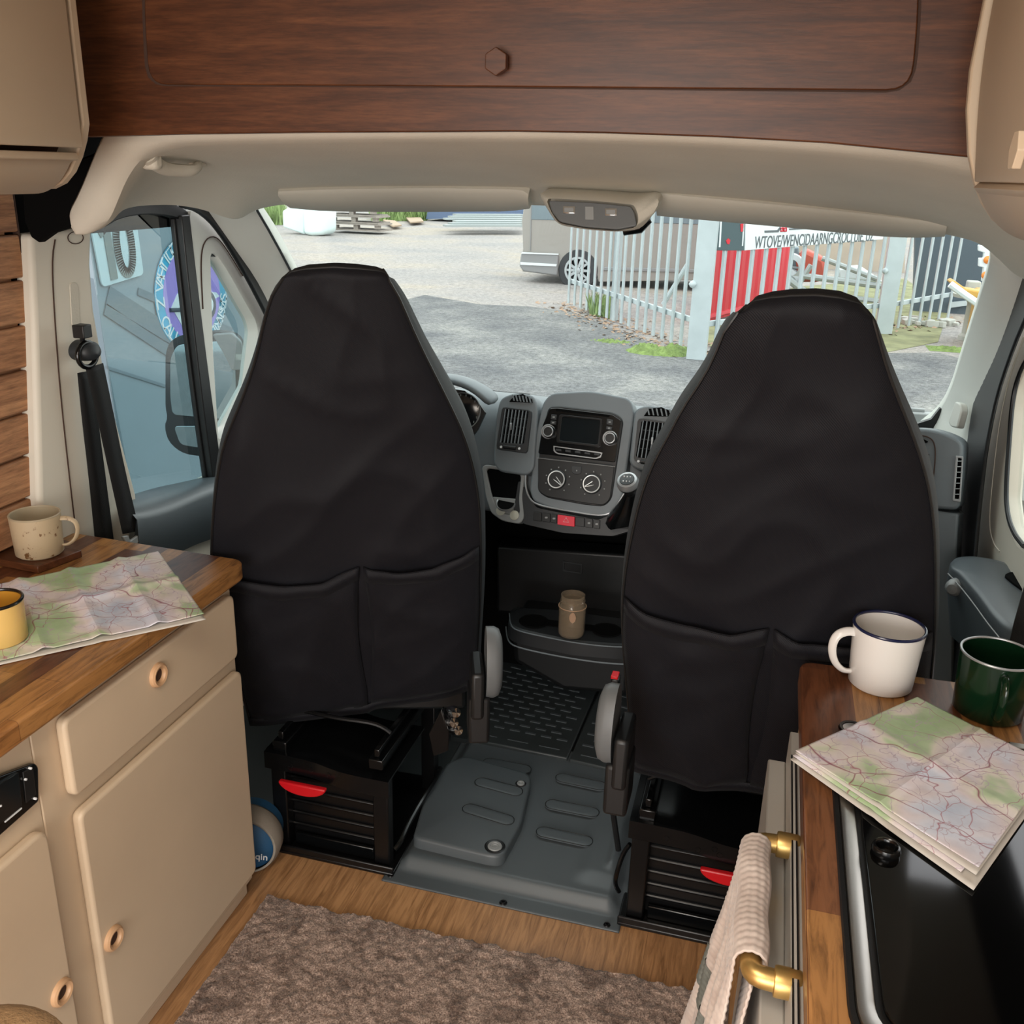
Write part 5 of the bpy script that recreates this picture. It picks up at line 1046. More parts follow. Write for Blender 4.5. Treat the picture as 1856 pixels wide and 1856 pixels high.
# far-left, far-right, near-right, near-left
sheet('top_leaf', FN, [(1660, 1276), (1900, 1392), (1772, 1590), (1438, 1372)][0:1] + [(1905, 1402), (1770, 1588), (1440, 1374)], 'mapb', fm_, [.5], [.5], .0028, z0=.013, nu=90, nv=90)
for k, (q, z) in enumerate(((([(1662, 1286), (1905, 1416), (1764, 1616), (1432, 1378)]), 0.001), (([(1660, 1284), (1905, 1408), (1740, 1588), (1436, 1376)]), .006), (([(1662, 1280), (1905, 1406), (1766, 1598), (1440, 1375)]), .010))):
    sheet('lower_leaf', FN, q, 'paper' if k != 1 else 'mapb', fm_, [.5], [], .0018, z0=z, nu=30, nv=30)
# brass rail
br = thing('brass_rail', 'brushed brass towel rail fixed under the right worktop edge', 'towel rail', (.1, 1.2, .8))
ZR = .832; r1 = P(1440, 1522, 'Z', ZR + 0.0); r2 = P(1436, 1787, 'Z', ZR)
xa = P(1368, 1560, 'Z', ZR).x; ya1 = P(1380, 1524, 'Z', ZR).y; ya2 = P(1370, 1770, 'Z', ZR).y
pts = [Vector((.135, ya1, ZR)), Vector((xa + .026, ya1, ZR)), Vector((xa + .004, ya1 - .003, ZR)), Vector((xa, ya1 - .028, ZR)), Vector((xa, (ya1 + ya2) / 2, ZR)), Vector((xa, ya2 + .028, ZR)), Vector((xa + .004, ya2 + .003, ZR)), Vector((xa + .026, ya2, ZR)), Vector((.135, ya2, ZR))]
MB().tube(smooth_line(pts, 60, 2), .0145, 16).build('bar', 'brass', br)
for y in (ya1, ya2):
    MB().lathe((.098, y, ZR), [(.0145, 0), (.019, .001), (.0198, .004), (.0198, .03), (.018, .034), (.0, .034)], (1, 0, 0), 24).build('collar', 'brass', br)
# towel draped over the rail
tw = thing('tea_towel', 'beige waffle tea towel with grey band hanging over the brass rail', 'towel', (xa, (ya1 + ya2) / 2, ZR))
yA, yB = ya2 + .018, ya1 - .012
def tow(s_, t_):
    # s_ 0..1 from the oven side hem, over the rail, to the aisle hem; t_ along the rail
    R_ = .022; Lb, Lf = .30, .48; L_ = Lb + math.pi * R_ + Lf; d = s_ * L_; y = yA + (yB - yA) * t_
    if d < Lb: x, z, k = R_ * .45, ZR - (Lb - d), (Lb - d)
    elif d < Lb + math.pi * R_: a = (d - Lb) / R_; x, z, k = R_ * math.cos(a), ZR + R_ * math.sin(a), 0
    else: k = d - Lb - math.pi * R_; x, z = -R_, ZR - k
    fr = 1 if d > Lb else .0
    x -= fr * (.02 * k + .16 * k * k) if fr else 0
    y2 = y - ((.22 if d > Lb else .30) * k * (1 - t_)) + ((.10 if d > Lb else -.2) * k * t_)
    fold = .010 * min(1, k * 5) * math.sin(t_ * 13 + k * 3) + .006 * min(1, k * 6) * math.sin(t_ * 29 - k * 5)
    x += -abs(fold) * 1.2 if d > Lb else -.024 * min(1, k * 6) * (1 - t_)
    if d > Lb - .03 and k < .12: z += .0018 * math.sin(t_ * 11); x += .0015 * math.sin(t_ * 13 + d * 20)
    waf = .0006 * (math.sin(d * 2 * math.pi / .011 + 1.2 * math.sin(y * 30)) + .8 * math.sin(y * 2 * math.pi / .012))
    nx = -1 if d > Lb else 1
    return Vector((xa + x + nx * waf * (0 if 0 < (d - Lb) < math.pi * R_ else 1), y2, z + (waf if 0 < (d - Lb) < math.pi * R_ else 0)))
NSs, NTt = 420, 150
cut0, cut1 = .80, .90
rowsT = [[tow(i / NSs, j / NTt) for j in range(NTt + 1)] for i in range(NSs + 1)]
MB().loft(rowsT).build('cloth', 'towel', tw, solid=.0035, angle=80, offset=0)
i0, i1 = int(NSs * .69), int(NSs * .80)
g = MB(); g.loft([[rowsT[i][j] + Vector((-.0035, -.0, 0)) for j in range(60, NTt + 1)] for i in range(i0, i1)]); g.build('woven_band', 'towelgrey', tw, angle=80)
# ================================================================ SEAT BELTS, ARMRESTS
sb = thing('seat_belt', 'black seat belt hanging from its guide on the left door pillar', 'seat belt', tuple(FX.at(155, 640, .06)))
FB = Frame((XL + .075, 2, 1.2), (0, 1, 0), (0, 0, 1))
def webb(pts, name, n0=.0):
    L_ = smooth_line([FB.at(a, b, n0 + c) for a, b, _, _, c in pts], 30, 1); R2 = smooth_line([FB.at(a2, b2, n0 + c) for _, _, a2, b2, c in pts], 30, 1)
    MB().loft([L_, R2]).build(name, 'webbing', sb, solid=.0018)
webb([(140, 676, 162, 672, -.02), (148, 760, 176, 755, -.01), (160, 860, 190, 860, -.01), (174, 1000, 208, 1000, -.01), (180, 1060, 214, 1060, -.01)], 'lower_webbing')
webb([(155, 668, 186, 658, .01), (172, 740, 202, 735, .015), (196, 850, 224, 845, .02), (222, 968, 252, 962, .03)], 'upper_webbing')
c = FB.at(158, 643, .012); g = MB(); g.ring_tube([c + FB.u * math.cos(a / 28 * 6.283) * .032 + FB.v * math.sin(a / 28 * 6.283) * .028 for a in range(28)], .006, 10); g.build('guide_ring', 'gloss', sb)
g = MB(); rws = []
for r_, h in ((1, -.02), (1, .0), (.9, .016), (.6, .026), (.01, .03)): rws.append([FB.at(156, 640, 0) + FB.n * (h) + (FB.u * math.cos(a / 24 * 6.283) * .034 + FB.v * (math.sin(a / 24 * 6.283) * .024 + .006)) * r_ for a in range(24)])
g.loft(rws, True); g.build('guide_cap', 'housing', sb, angle=60)
g = MB(); g.tube([FB.at(150, 622, .0), FB.at(149, 606, .006)], .006, 8); g.box(FB.at(149, 600, .012), (.03, .03, .030)); g.build('height_adjuster', 'blackp', sb, bevel=.004)
g = MB(); q = FB.at(238, 970, .035); g.prism([FB.at(x, y, .03) for x, y in [(218, 972), (228, 970), (232, 980), (254, 964), (250, 958), (258, 955), (266, 964), (262, 974), (234, 990), (226, 988)]], FB.n * .008); g.build('tongue', 'lightgrey', sb, bevel=.002)
g = MB(); g.prism([FB.at(x, y, .03) for x, y in [(238, 988), (262, 975), (270, 1000), (246, 1008)]], FB.n * .004); g.build('tongue_plate', 'chrome', sb)
# left door armrest
la = thing('armrest', 'grey vinyl padded top', None, tuple(P(300, 900, 'X', -1.55)), parent=dl)
o_ = [(236, 898), (280, 884), (330, 874), (380, 862), (430, 852)]; i_ = [(244, 934), (268, 932), (310, 920), (345, 904), (376, 892), (430, 880)]
A = smooth_line([P(x, y, 'X', XL - .03) for x, y in o_], 24, 1); B = smooth_line([P(x, y, 'X', -1.49) for x, y in i_], 24, 1)
rows = []
for a, b in zip(A, B):
    lowp_ = Vector((b.x - .0, b.y, b.z - .16)); rows.append([a, a.lerp(b, .5) + Vector((0, 0, .012)), b + Vector((-.01, 0, .006)), b + Vector((.006, 0, -.012)), lowp_.lerp(b, .5) + Vector((.004, 0, 0)), lowp_ + Vector((-.04, 0, 0)), Vector((a.x, a.y, lowp_.z))])
MB().loft(rows, True, True).build('padded_top', 'vinyl', la, angle=60)
S(slab(Frame((XL + .03, 2, 1.2), (0, 1, 0), (0, 0, 1)), [(262, 950), (440, 900), (440, 1100), (262, 1100)], -.03, 0, 'trim_12', 'pillar', None))
# right door armrest
ra = thing('armrest', 'grey blue vinyl armrest with hand grip', None, tuple(P(1780, 1060, 'Z', .90)), parent=dr)
top_ = [(1722, 1016), (1732, 1008), (1765, 1006), (1810, 1014), (1870, 1036), (1900, 1060), (1900, 1150), (1850, 1150), (1822, 1136), (1798, 1112), (1770, 1074), (1740, 1040), (1722, 1028)]
fA = Frame((.6, 2.4, .92), (1, 0, 0), (0, 1, 0)); oo = resample([fA.pt(a, b) for a, b in fillet([fA.uv(*p) for p in top_], .02)], 80, True); cc0 = sum(oo, Vector()) / 80
MB().loft([[p + Vector((.03, 0, -.18)) for p in oo], [p + Vector((0, 0, -.05)) for p in oo], [p + Vector((0, 0, -.008)) for p in oo], [cc0 + (p - cc0) * .97 for p in oo], [cc0 + (p - cc0) * .85 + Vector((0, 0, .004)) for p in oo], [cc0 + (p - cc0) * .2 + Vector((0, 0, .005)) for p in oo]], True, True).build('padded_top', 'vinyl', ra, angle=60)
slab(fA, [(1820, 1042), (1832, 1036), (1856, 1040), (1880, 1050), (1880, 1078), (1856, 1070), (1836, 1056)], .0, .010, 'hand_grip_recess', 'felt', ra, r=.01)
g = MB(); g.tube(smooth_line([fA.at(x, y, .004) + Vector((-.004, 0, -.02)) for x, y in [(1724, 1026), (1742, 1044), (1770, 1078), (1796, 1114), (1818, 1140)]], 20), .0015, 6); g.build('stitched_seam', 'lightgrey', ra)
g = MB(); g.lathe(P(1728, 1066, 'Y', 2.30), [(0, .012), (.012, .010), (.020, .0), (.020, -.02)], (-.5, -1, 0), 24); g.build('release_knob', 'lightgrey', ra)
rb = thing('seat_belt', 'black seat belt crossing the corner of the right door above the green mug', 'seat belt', tuple(P(1845, 1140, 'X', .6)))
g = MB(); q = [P(x, y, 'Y', 1.9) for x, y in [(1880, 1010), (1858, 1060), (1838, 1130), (1822, 1200), (1850, 1215), (1880, 1150)]]; g.prism(q, (0, .004, 0)); g.build('webbing', 'webbing', rb)
# ================================================================ OUTSIDE
GZ = -.45
def G(x, y, z=GZ): return P(x, y, 'Z', z)
S(MB().box2((-60, -6, GZ - .1), (50, 90, GZ)).build('ground', 'ground'))
asp = [(470, 900), (470, 705), (730, 545), (770, 535), (870, 552), (960, 556), (1040, 566), (1120, 600), (1230, 640), (1300, 650), (1380, 640), (1560, 640), (1700, 640), (1780, 660), (1900, 700), (1900, 900)]
S(MB().prism([G(x, y, GZ + .004) for x, y in asp], (0, 0, .004)).build('ground_asphalt', 'asphalt'))
# neighbouring slate blue wall seen through the left door
NX_ = -3.3
nb = thing('slate_wall', 'slate blue clad wall beyond the left cab door carrying the number plate and round sticker', 'wall', (NX_, 6, GZ), kind='structure')
g = MB(); g.box2((NX_ - .2, 2.0, GZ), (NX_, P(468, 600, 'X', NX_).y, 4.2)); g.build('cladding', 'slate', nb)
FO = Frame((NX_, 5, 1.2), (0, 1, 0), (0, 0, 1))
for a, b, w in (((195, 535), (330, 620), .05), ((190, 560), (310, 640), .03), ((250, 528), (420, 600), .02), ((190, 665), (300, 700), .008)):
    p, q = FO.at(*a, .004), FO.at(*b, .004); d = (q - p).normalized(); s_ = FO.n.cross(d) * w; g = MB(); g.prism([p - s_, q - s_, q + s_, p + s_], FO.n * .004); g.build('reflection_bar', 'slatedk', nb)  # dark diagonal bars painting the door glass reflection onto the wall
g = MB(); g.prism([FO.at(x, y, .002) for x, y in [(150, 500), (168, 505), (190, 640), (232, 860), (150, 860)]], FO.n * .006); g.build('edge_trim', 'slatedk', nb)
npl = thing('number_sign', 'white square sign with a grey number 10 beyond the left cab door', 'sign', tuple(FO.at(215, 460, .01)))
slab(FO, [(160, 385), (247, 395), (261, 498), (186, 521)], .006, .016, 'board', 'plate', npl, r=.03, bevel=.002)
c = FO.at(213, 440, .018); uu = (FO.at(245, 497, .018) - FO.at(190, 514, .018)).normalized(); vv = (FO.at(200, 400, .018) - FO.at(213, 505, .018)).normalized()
def numeral(pl, name, w): 
    g = MB(); pts = [FO.at(x, y, .018) for x, y in pl]; sm_ = smooth_line(pts, max(20, len(pl) * 4), 2) if len(pl) > 5 else pts
    for p, q in zip(sm_, sm_[1:]):
        d = (q - p).normalized(); s_ = FO.n.cross(d) * w; g.prism([p - s_ - d * .004, q - s_ + d * .004, q + s_ + d * .004, p + s_ - d * .004], FO.n * .003)
    g.build(name, 'platetxt', npl, smooth=False)
numeral([(190, 403), (207, 505)], 'numeral_one', .028); numeral([(181, 426), (189, 416), (193, 404)], 'numeral_flag', .016)
numeral([(222, 402), (212, 405), (209, 420), (212, 450), (218, 478), (226, 494), (235, 495), (240, 480), (240, 455), (236, 425), (231, 408), (224, 402), (220, 402)], 'numeral_zero', .026)
st = thing('round_sticker', 'round turquoise and lilac sticker with white lettering beyond the left cab door', 'sticker', tuple(FO.at(345, 530, .01)))
ec = FO.at(346, 532, .012); l_ = FO.at(281, 532, .012); rt_ = FO.at(411, 532, .012); tp_ = FO.at(346, 425, .012); bt_ = FO.at(346, 640, .012)
cu_ = (l_ + rt_) / 2; hu = (rt_ - l_).length / 2; cv_ = (FO.uv(346, 425, .012)[1] + FO.uv(346, 640, .012)[1]) / 2; hv = (FO.uv(346, 425, .012)[1] - FO.uv(346, 640, .012)[1]) / 2
ccu = (FO.uv(281, 532, .012)[0] + FO.uv(411, 532, .012)[0]) / 2
def ell(k, n, N_=64): return [FO.pt(ccu + math.cos(a / N_ * 6.2832) * hu * k, cv_ + math.sin(a / N_ * 6.2832) * hv * k, n) for a in range(N_)]
g = MB(); g.loft([ell(1, .006), ell(1, .010), ell(.78, .010)], True); g.build('ring', 'turq', st)
g = MB(); g.loft([ell(.985, .0105), ell(.97, .0105)], True); g.build('ring_line', 'stickw', st)
g = MB(); g.prism(ell(.79, .008), FO.n * .003); g.build('centre', 'purple', st)
def arc_text(s_, a0, a1, name, flip=False):
    for i, ch in enumerate(s_):
        a = math.radians(a0 + (a1 - a0) * i / max(1, len(s_) - 1)); p = FO.pt(ccu + math.cos(a) * hu * .885, cv_ + math.sin(a) * hv * .885, .012)
        tdir = FO.u * -math.sin(a) + FO.v * math.cos(a)
        if a1 < a0: tdir = -tdir
        if ch != ' ': text(name, ch, .105, p, tdir, FO.n.cross(tdir), 'stickw', st, .001)
arc_text('VAHTIUG', 166, 118, 'letter'); arc_text('CALLION', 205, 258, 'letter'); arc_text('OSAIA', 33, 62, 'letter'); arc_text('STASTVRTES', 350, 300, 'letter'); arc_text('Z', 183, 184, 'letter')
slab(FO, [(309, 562), (322, 532), (345, 524), (392, 530), (398, 537), (384, 545), (384, 562)], .011, .014, 'picture', 'stickw', st)
slab(FO, [(316, 565), (384, 560), (384, 566), (336, 600), (330, 590)], .011, .0135, 'picture', 'stickw', st)
g = MB(); g.tube([FO.at(308, 562, .015), FO.at(340, 561, .015)], .012, 6); g.build('outline', 'stickd', st)
disc_on(FO, 378, 553, .085, .012, .016).build('wheel', 'stickd', st); disc_on(FO, 378, 553, .055, .014, .018).build('wheel_disc', 'stickw', st); disc_on(FO, 378, 553, .02, .016, .020).build('wheel_hub', 'stickd', st)
# door mirror left
mr = thing('door_mirror', 'large black door mirror with two glasses outside the left cab door', 'door mirror', tuple(P(350, 720, 'X', -1.95)))
FMi = Frame(P(360, 720, 'Y', 2.95), (1, .25, 0), (0, 0, 1))
ho_ = [(300, 640), (308, 618), (330, 606), (390, 600), (425, 606), (438, 640), (442, 700), (440, 780), (420, 815), (370, 828), (330, 822), (304, 800), (298, 770), (304, 758), (300, 740)]
o_ = resample(fpoly(FMi, ho_, 0, .03), 70, True); c0 = sum(o_, Vector()) / 70
MB().loft([[c0 + (p - c0) * .5 + Vector((0, .10, 0)) for p in o_], [c0 + (p - c0) * .88 + Vector((0, .08, 0)) for p in o_], [p + Vector((0, .04, 0)) for p in o_], o_, [c0 + (p - c0) * .95 - FMi.n * -.006 for p in o_]], True, True).build('housing', 'housing', mr, angle=60)
slab(FMi, [(308, 650), (320, 625), (400, 618), (426, 640), (430, 750), (425, 762), (312, 752), (308, 720)], .006, .012, 'upper_glass', 'mirror', mr, r=.02, bevel=.002)
slab(FMi, [(314, 772), (420, 772), (412, 800), (360, 812), (326, 806)], .006, .012, 'lower_glass', 'mirror', mr, r=.02, bevel=.002)
slab(FMi, [(384, 606), (420, 604), (436, 620), (444, 670), (420, 672), (404, 640)], .008, .03, 'white_cap', 'lightgrey', mr, r=.01, bevel=.006)
slab(FMi, [(425, 640), (475, 640), (475, 655), (425, 655)], .0, .03, 'arm', 'apillar', mr, bevel=.004)
# palisade fence
def fence(label, A, B, n, hgt, skip_post=(), nm='palisade_fence', lean=0, posts=(0, 1)):
    A = Vector(A); B = Vector(B); t_ = thing(nm, label, 'fence', tuple(A)); d = (B - A); L_ = d.length; d.normalize(); nrm = Vector((d.y, -d.x, 0))
    if nrm.y > 0: nrm = -nrm
    for z in (.42, hgt - .35):
        g = MB(); c = (A + B) / 2 + Vector((0, 0, z)) - nrm * .04; g.box(c, (L_, .05, .07), Matrix.Rotation(math.atan2(d.y, d.x), 3, 'Z')); g.build('rail', 'galv', t_, bevel=.005)
    w = .042; me = None
    for k in range(n):
        p = A + d * (L_ * (k + .5) / n); zb = .04 + .02 * math.sin(k * 2.1)
        sec_ = [(-w, .012), (-w * .6, -.004), (-w * .25, .016), (w * .25, .016), (w * .6, -.004), (w, .012), (w, .020), (w * .6, .004), (w * .2, .026), (-w * .2, .026), (-w * .6, .004), (-w, .020)]
        if me is None:
            g = MB(); g.loft([[p + d * a + nrm * (b + .0) + Vector((0, 0, z)) for a, b in sec_] for z in (zb, hgt - .06)] + [[p + d * a * .3 + nrm * b + Vector((0, 0, hgt)) for a, b in sec_]], True, True); me = g.build('pale', 'galv', t_, smooth=False); p0 = p
        else:
            o = me.copy(); COL.objects.link(o); o.parent = t_; o.location = (p - p0)
    for f in posts:
        p = A + d * L_ * f; g = MB(); g.box(p + Vector((0, 0, hgt / 2)) - nrm * .09, (.11, .10, hgt), Matrix.Rotation(math.atan2(d.y, d.x), 3, 'Z')); g.build('post', 'galv', t_, bevel=.006)
    return t_
F0 = G(1026, 552); F1 = G(1243, 636); F2_ = G(1258, 648); F3 = G(1604, 602); F4 = G(1724, 578)
fence('galvanised palisade fence run in front of the silver van', F0, F1, 16, 2.9, posts=(.42,))
fence('galvanised palisade fence run with the red panel and white sign behind the right seat', F2_ + Vector((.15, .15, 0)), F3, 15, 2.9, posts=())
fence('short galvanised palisade fence run near the right edge of the windscreen', F3 + Vector((.1, .1, 0)), F4 + Vector((0, 0, 0)), 6, 2.9, posts=())
for (px, py, lb) in ((1262, 650, 'thick galvanised steel corner post of the fence beside the green moss'), (1600, 604, 'thick galvanised steel fence post right of the right seat headrest')):
    p = G(px, py); t_ = thing('fence_post', lb, 'fence post', tuple(p)); g = MB(); w = .12
    sec_ = [(-w, -w), (w, -w), (w, w), (w - .02, w), (w - .02, -w + .02), (-w + .02, -w + .02), (-w + .02, w), (-w, w)]
    g.prism([p + Vector((a, b, 0)) for a, b in sec_], (0, 0, 2.9)); g.build('steel_section', 'galv', t_, smooth=False)
    g = MB(); g.lathe(p + Vector((-w, -w - .02, .95)), [(0, -.05), (.035, -.03), (.05, 0), (.035, .03), (0, .05)], (1, 0, 0), 12); g.build('bolt', 'galv', t_)
g = MB(); a, b = P(1202, 552, 'Y', 14.2), P(1246, 480, 'Y', 14.2); g.tube([a, b], .035, 8); setp(g.build('fence_brace', 'galv'), 'diagonal steel brace behind the fence just left of the corner post', 'brace')
# red container behind the fence
rcn = thing('red_container', 'red steel container behind the fence under the white sign', 'container', tuple(P(1340, 600, 'Y', 17.6)))
a = P(1276, 604, 'Y', 15.6); b = P(1414, 590, 'Y', 19.0)
g = MB(); n = 26; rws = []
for k in range(n + 1):
    f = k / n; p = a.lerp(b, f); o_ = .05 * (1 if (k // 1) % 2 else 0); rws.append([Vector((p.x - o_ * 0, p.y - o_, GZ + .05)), Vector((p.x, p.y - o_, GZ + 2.75))])
g.loft(rws); g.build('corrugated_side', 'contred', rcn, smooth=False, solid=.03)
g = MB(); g.prism([a + Vector((0, 0, -a.z + GZ)), a + Vector((.02, 2.4, -a.z + GZ)), a + Vector((.02, 2.4, -a.z + GZ + 2.75)), a + Vector((0, 0, -a.z + GZ + 2.75))], (.04, 0, 0)); g.build('end_wall', 'contred', rcn)
g = MB(); g.tube([Vector((a.x, a.y - .06, GZ + .12)), Vector((b.x, b.y - .06, GZ + .12))], .05, 6); g.tube([Vector((a.x, a.y - .06, GZ + 2.7)), Vector((b.x, b.y - .06, GZ + 2.7))], .05, 6); g.build('edge_rail', 'contred', rcn)
# sign on the fence
dvec = (F3 - F2_).normalized(); nS = Vector((dvec.y, -dvec.x, 0)); nS = nS if nS.y < 0 else -nS
FS = Frame(F2_ + nS * .06 + Vector((0, 0, 1.8)), dvec, (0, 0, 1))
sg_ = thing('fence_sign', 'long white sign with grey lettering and dark picture fixed to the palisade fence', 'sign', tuple(FS.at(1450, 430)))
slab(FS, [(1352, 380), (1620, 350), (1600, 434), (1350, 454)], -.02, 0, 'board', 'signw', sg_, bevel=.004)
slab(FS, [(1302, 380), (1351, 380), (1349, 454), (1300, 454)], -.02, 0, 'picture_board', 'signpic', sg_, bevel=.004)
slab(FS, [(1306, 392), (1309, 392), (1306, 448), (1303, 448)], 0, .005, 'pale_stripe', 'signw', sg_); slab(FS, [(1348, 392), (1350, 392), (1347, 446), (1345, 446)], 0, .005, 'pale_stripe', 'signw', sg_)
slab(FS, [(1316, 436), (1320, 432), (1324, 435), (1322, 443), (1318, 442)], 0, .005, 'red_mark', 'contred', sg_); slab(FS, [(1342, 406), (1349, 405), (1348, 420), (1343, 420)], 0, .005, 'red_mark', 'contred', sg_)
pa, pb_ = FS.at(1368, 441, .002), FS.at(1584, 428, .002)
letters = 'WTOVE/WENCIDAARNGCROCI UIE. UZ'
tx = text('lettering', letters, .22, (pa + pb_) / 2, (pb_ - pa), FS.v, 'signtxt', sg_, .004, fit=(pb_ - pa).length)
slab(FS, [(1386, 418), (1409, 417), (1414, 411), (1416, 413), (1411, 421), (1386, 422)], 0, .004, 'logo_line', 'signtxt', sg_); slab(FS, [(1430, 414), (1466, 413), (1466, 415), (1431, 417)], 0, .004, 'logo_line', 'signtxt', sg_)
for x in (1417, 1423): g = MB(); g.ring_tube([FS.at(x - 2, 414, .003), FS.at(x - 2, 419, .003), FS.at(x + 2, 419, .003), FS.at(x + 2, 413, .003)], .012, 5); g.build('logo_mark', 'contred', sg_)
# silver van
vn = thing('silver_van', 'silver grey van parked behind the palisade fence', 'van', tuple(P(1050, 516, 'Y', 20.3)))
VY = 20.0
FV = Frame(P(1000, 480, 'Y', VY), (1, .02, 0), (0, 0, 1))
body = [(947, 492), (944, 470), (948, 452), (946, 400), (950, 372), (962, 352), (1250, 350), (1370, 372), (1400, 440), (1402, 505), (1085, 511), (1080, 490), (1068, 468), (1045, 460), (1024, 468), (1014, 492), (1012, 500), (948, 492)]
pts = fpoly(FV, body, 0, 0); g = MB(); g.prism(pts, -FV.n * 2.0); g.build('body', 'vanpaint', vn, bevel=.08, seg=3, angle=30)
slab(FV, [(944, 459), (1012, 462), (1010, 500), (948, 492), (941, 482)], .0, .07, 'rear_bumper', 'vanbump', vn, bevel=.03, seg=3)
slab(FV, [(946, 457), (1012, 460), (1012, 462), (945, 460)], .06, .09, 'bumper_strip', 'signw', vn); slab(FV, [(943, 475), (1009, 479), (1008, 483), (943, 480)], .07, .09, 'bumper_strip', 'signw', vn)
slab(FV, [(962, 364), (1100, 362), (1370, 374), (1390, 410), (1100, 402), (962, 398)], -.005, .012, 'side_windows', 'vanglass', vn, bevel=.01)
g = MB(); g.tube([FV.at(963, 372, .01), FV.at(961, 454, .01)], .012, 5); g.build('panel_gap', 'vanbump', vn)
for px in (1047, 1340):
    c = FV.at(px, 490, .02); rw = .415; g = MB(); g.lathe(c + Vector((0, .22, 0)), [(rw * .6, -.0), (rw * .96, 0), (rw, .03), (rw, .2), (rw * .95, .23), (rw * .66, .24), (rw * .62, .2)], (0, -1, 0), 40); w_ = g.build('tyre', 'tyre', vn)
    g = MB(); g.lathe(c + Vector((0, -.01, 0)), [(rw * .66, 0), (rw * .66, .02), (rw * .56, .02), (rw * .54, -.02)], (0, -1, 0), 40)
    for k in range(10):
        a = k / 10 * 6.283; d = Vector((math.cos(a), 0, math.sin(a))); s_ = Vector((-math.sin(a), 0, math.cos(a))); g.prism([c + d * .05 - s_ * .03, c + d * rw * .6 - s_ * .02, c + d * rw * .6 + s_ * .02, c + d * .05 + s_ * .03], (0, -.02, 0))
    g.lathe(c + Vector((0, -.01, 0)), [(0, .03), (.06, .02), (.07, 0)], (0, -1, 0), 20); g.build('alloy_wheel', 'alloy', w_)
    g = MB(); g.lathe(c + Vector((0, .1, 0)), [(0, 0), (rw * .62, 0)], (0, -1, 0), 30); g.build('wheel_well', 'felt', vn)
slab(FV, [(1090, 484), (1402, 492), (1402, 498), (1090, 490)], 0, .03, 'side_moulding', 'vanbump', vn, bevel=.01)
# background: tank, pallets, boards, steel lengths, blue unit
tk = thing('white_tank', 'big white plastic tank standing at the far left of the yard', 'tank', tuple(G(560, 427)))
Y_ = 29.6; o = G(562, 427); g = MB()
q = [P(x, y, 'Y', Y_) for x, y in [(550, 425), (548, 378), (553, 366), (586, 368), (590, 378), (590, 420), (584, 426), (565, 428)]]
g.prism(q, (0, .9, 0)); g.build('rounded_end', 'tank', tk, bevel=.12, seg=4)
q = [P(x, y, 'Y', Y_ + .3) for x, y in [(512, 412), (511, 382), (530, 372), (552, 366), (552, 426)]]; g = MB(); g.prism(q, (.3, 1.2, 0)); g.build('side', 'tank', tk, bevel=.06, seg=3)
for i, (dy, dx, nn) in enumerate(((0, 0, 'lowest of the three'), (8.5, -4, 'middle of the three'), (17, -8, 'topmost of the three'))):
    Y_ = 31.5; t_ = thing('pallet', 'weathered wooden pallet beside the white tank, %s stacked' % nn, 'pallet', tuple(P(640, 416 - i * 13, 'Y', Y_)))
    A, B = P(600 + dx, 417 - i * 13.5, 'Y', Y_), P(690 + dx, 417 - i * 13.5, 'Y', Y_)
    for zz in (.0, .2): g = MB(); g.box((A + B) / 2 + Vector((0, .5, zz)), ((B - A).length, 1.1, .05)); g.build('deck', 'pallet', t_)
    for k in range(3):
        c = A.lerp(B, .08 + k * .42) + Vector((0, .1, .1)); g = MB(); g.box(c, (.16, .2, .15)); g.build('block', 'pallet', t_)
for k, pl in enumerate(([(694, 400), (716, 402), (728, 410), (712, 412)], [(735, 395), (762, 396), (768, 403), (744, 405)])):
    g = MB(); g.prism([G(x, y, GZ + .1) for x, y in pl], (0, 0, .05)); setp(g.build('loose_board', 'board'), ('pale board lying on the gravel nearer the pallets', 'pale board lying on the gravel beside the grass clump')[k], 'board')
for k in range(6):
    a = P(806 + (k % 3) * 9, 413 - k * 3.6, 'Y', 33 + k * .5); b = P(946, 405 - k * 4.2, 'Y', 35 + k * .5); g = MB(); g.box((a + b) / 2, ((b - a).length, .35, .06), Matrix.Rotation(math.atan2(b.y - a.y, b.x - a.x), 3, 'Z')); o = g.build('steel_length', 'metalrail'); setp(o, 'grey steel length on the ground left of the silver van, %s of six' % ('nearest', 'second nearest', 'third nearest', 'third farthest', 'second farthest', 'farthest')[k], 'steel length', 'steel lengths stacked on the ground')
bu = thing('blue_unit', 'dull blue low box unit far behind the stacked steel lengths', 'container', tuple(P(850, 395, 'Y', 41)))
g = MB(); g.prism([P(x, y, 'Y', 41) for x, y in [(772, 397), (778, 370), (948, 370), (948, 394)]], (0, 2, 0)); g.build('body', 'bluec', bu)
# vegetation
def tufts(name, label, area_px, n, h, mat_, cat, rnd, w=.012, zoff=0):
    rn = random.Random(rnd); g = MB(); pts = [G(x, y) for x, y in area_px]
    for k in range(n):
        a, b = rn.random(), rn.random(); p = pts[0].lerp(pts[1], a).lerp(pts[3].lerp(pts[2], a), b); hh = h * rn.uniform(.4, 1) ; an = rn.uniform(0, 3.14); d = Vector((math.cos(an), math.sin(an), 0)) * w * rn.uniform(.6, 1.5); tip = p + Vector((rn.uniform(-.4, .4) * hh, rn.uniform(-.4, .4) * hh, hh))
        g.add([p - d, p + d, tip], [(0, 1, 2)])
    o = g.build(name, mat_, None, smooth=False); setp(o, label, cat, kind='stuff'); return o
tufts('grass', 'tall green grass behind the pallets at the back of the yard', [(675, 402), (772, 400), (780, 392), (675, 392)], 2600, .75, 'grass', 'grass', 1, .05)
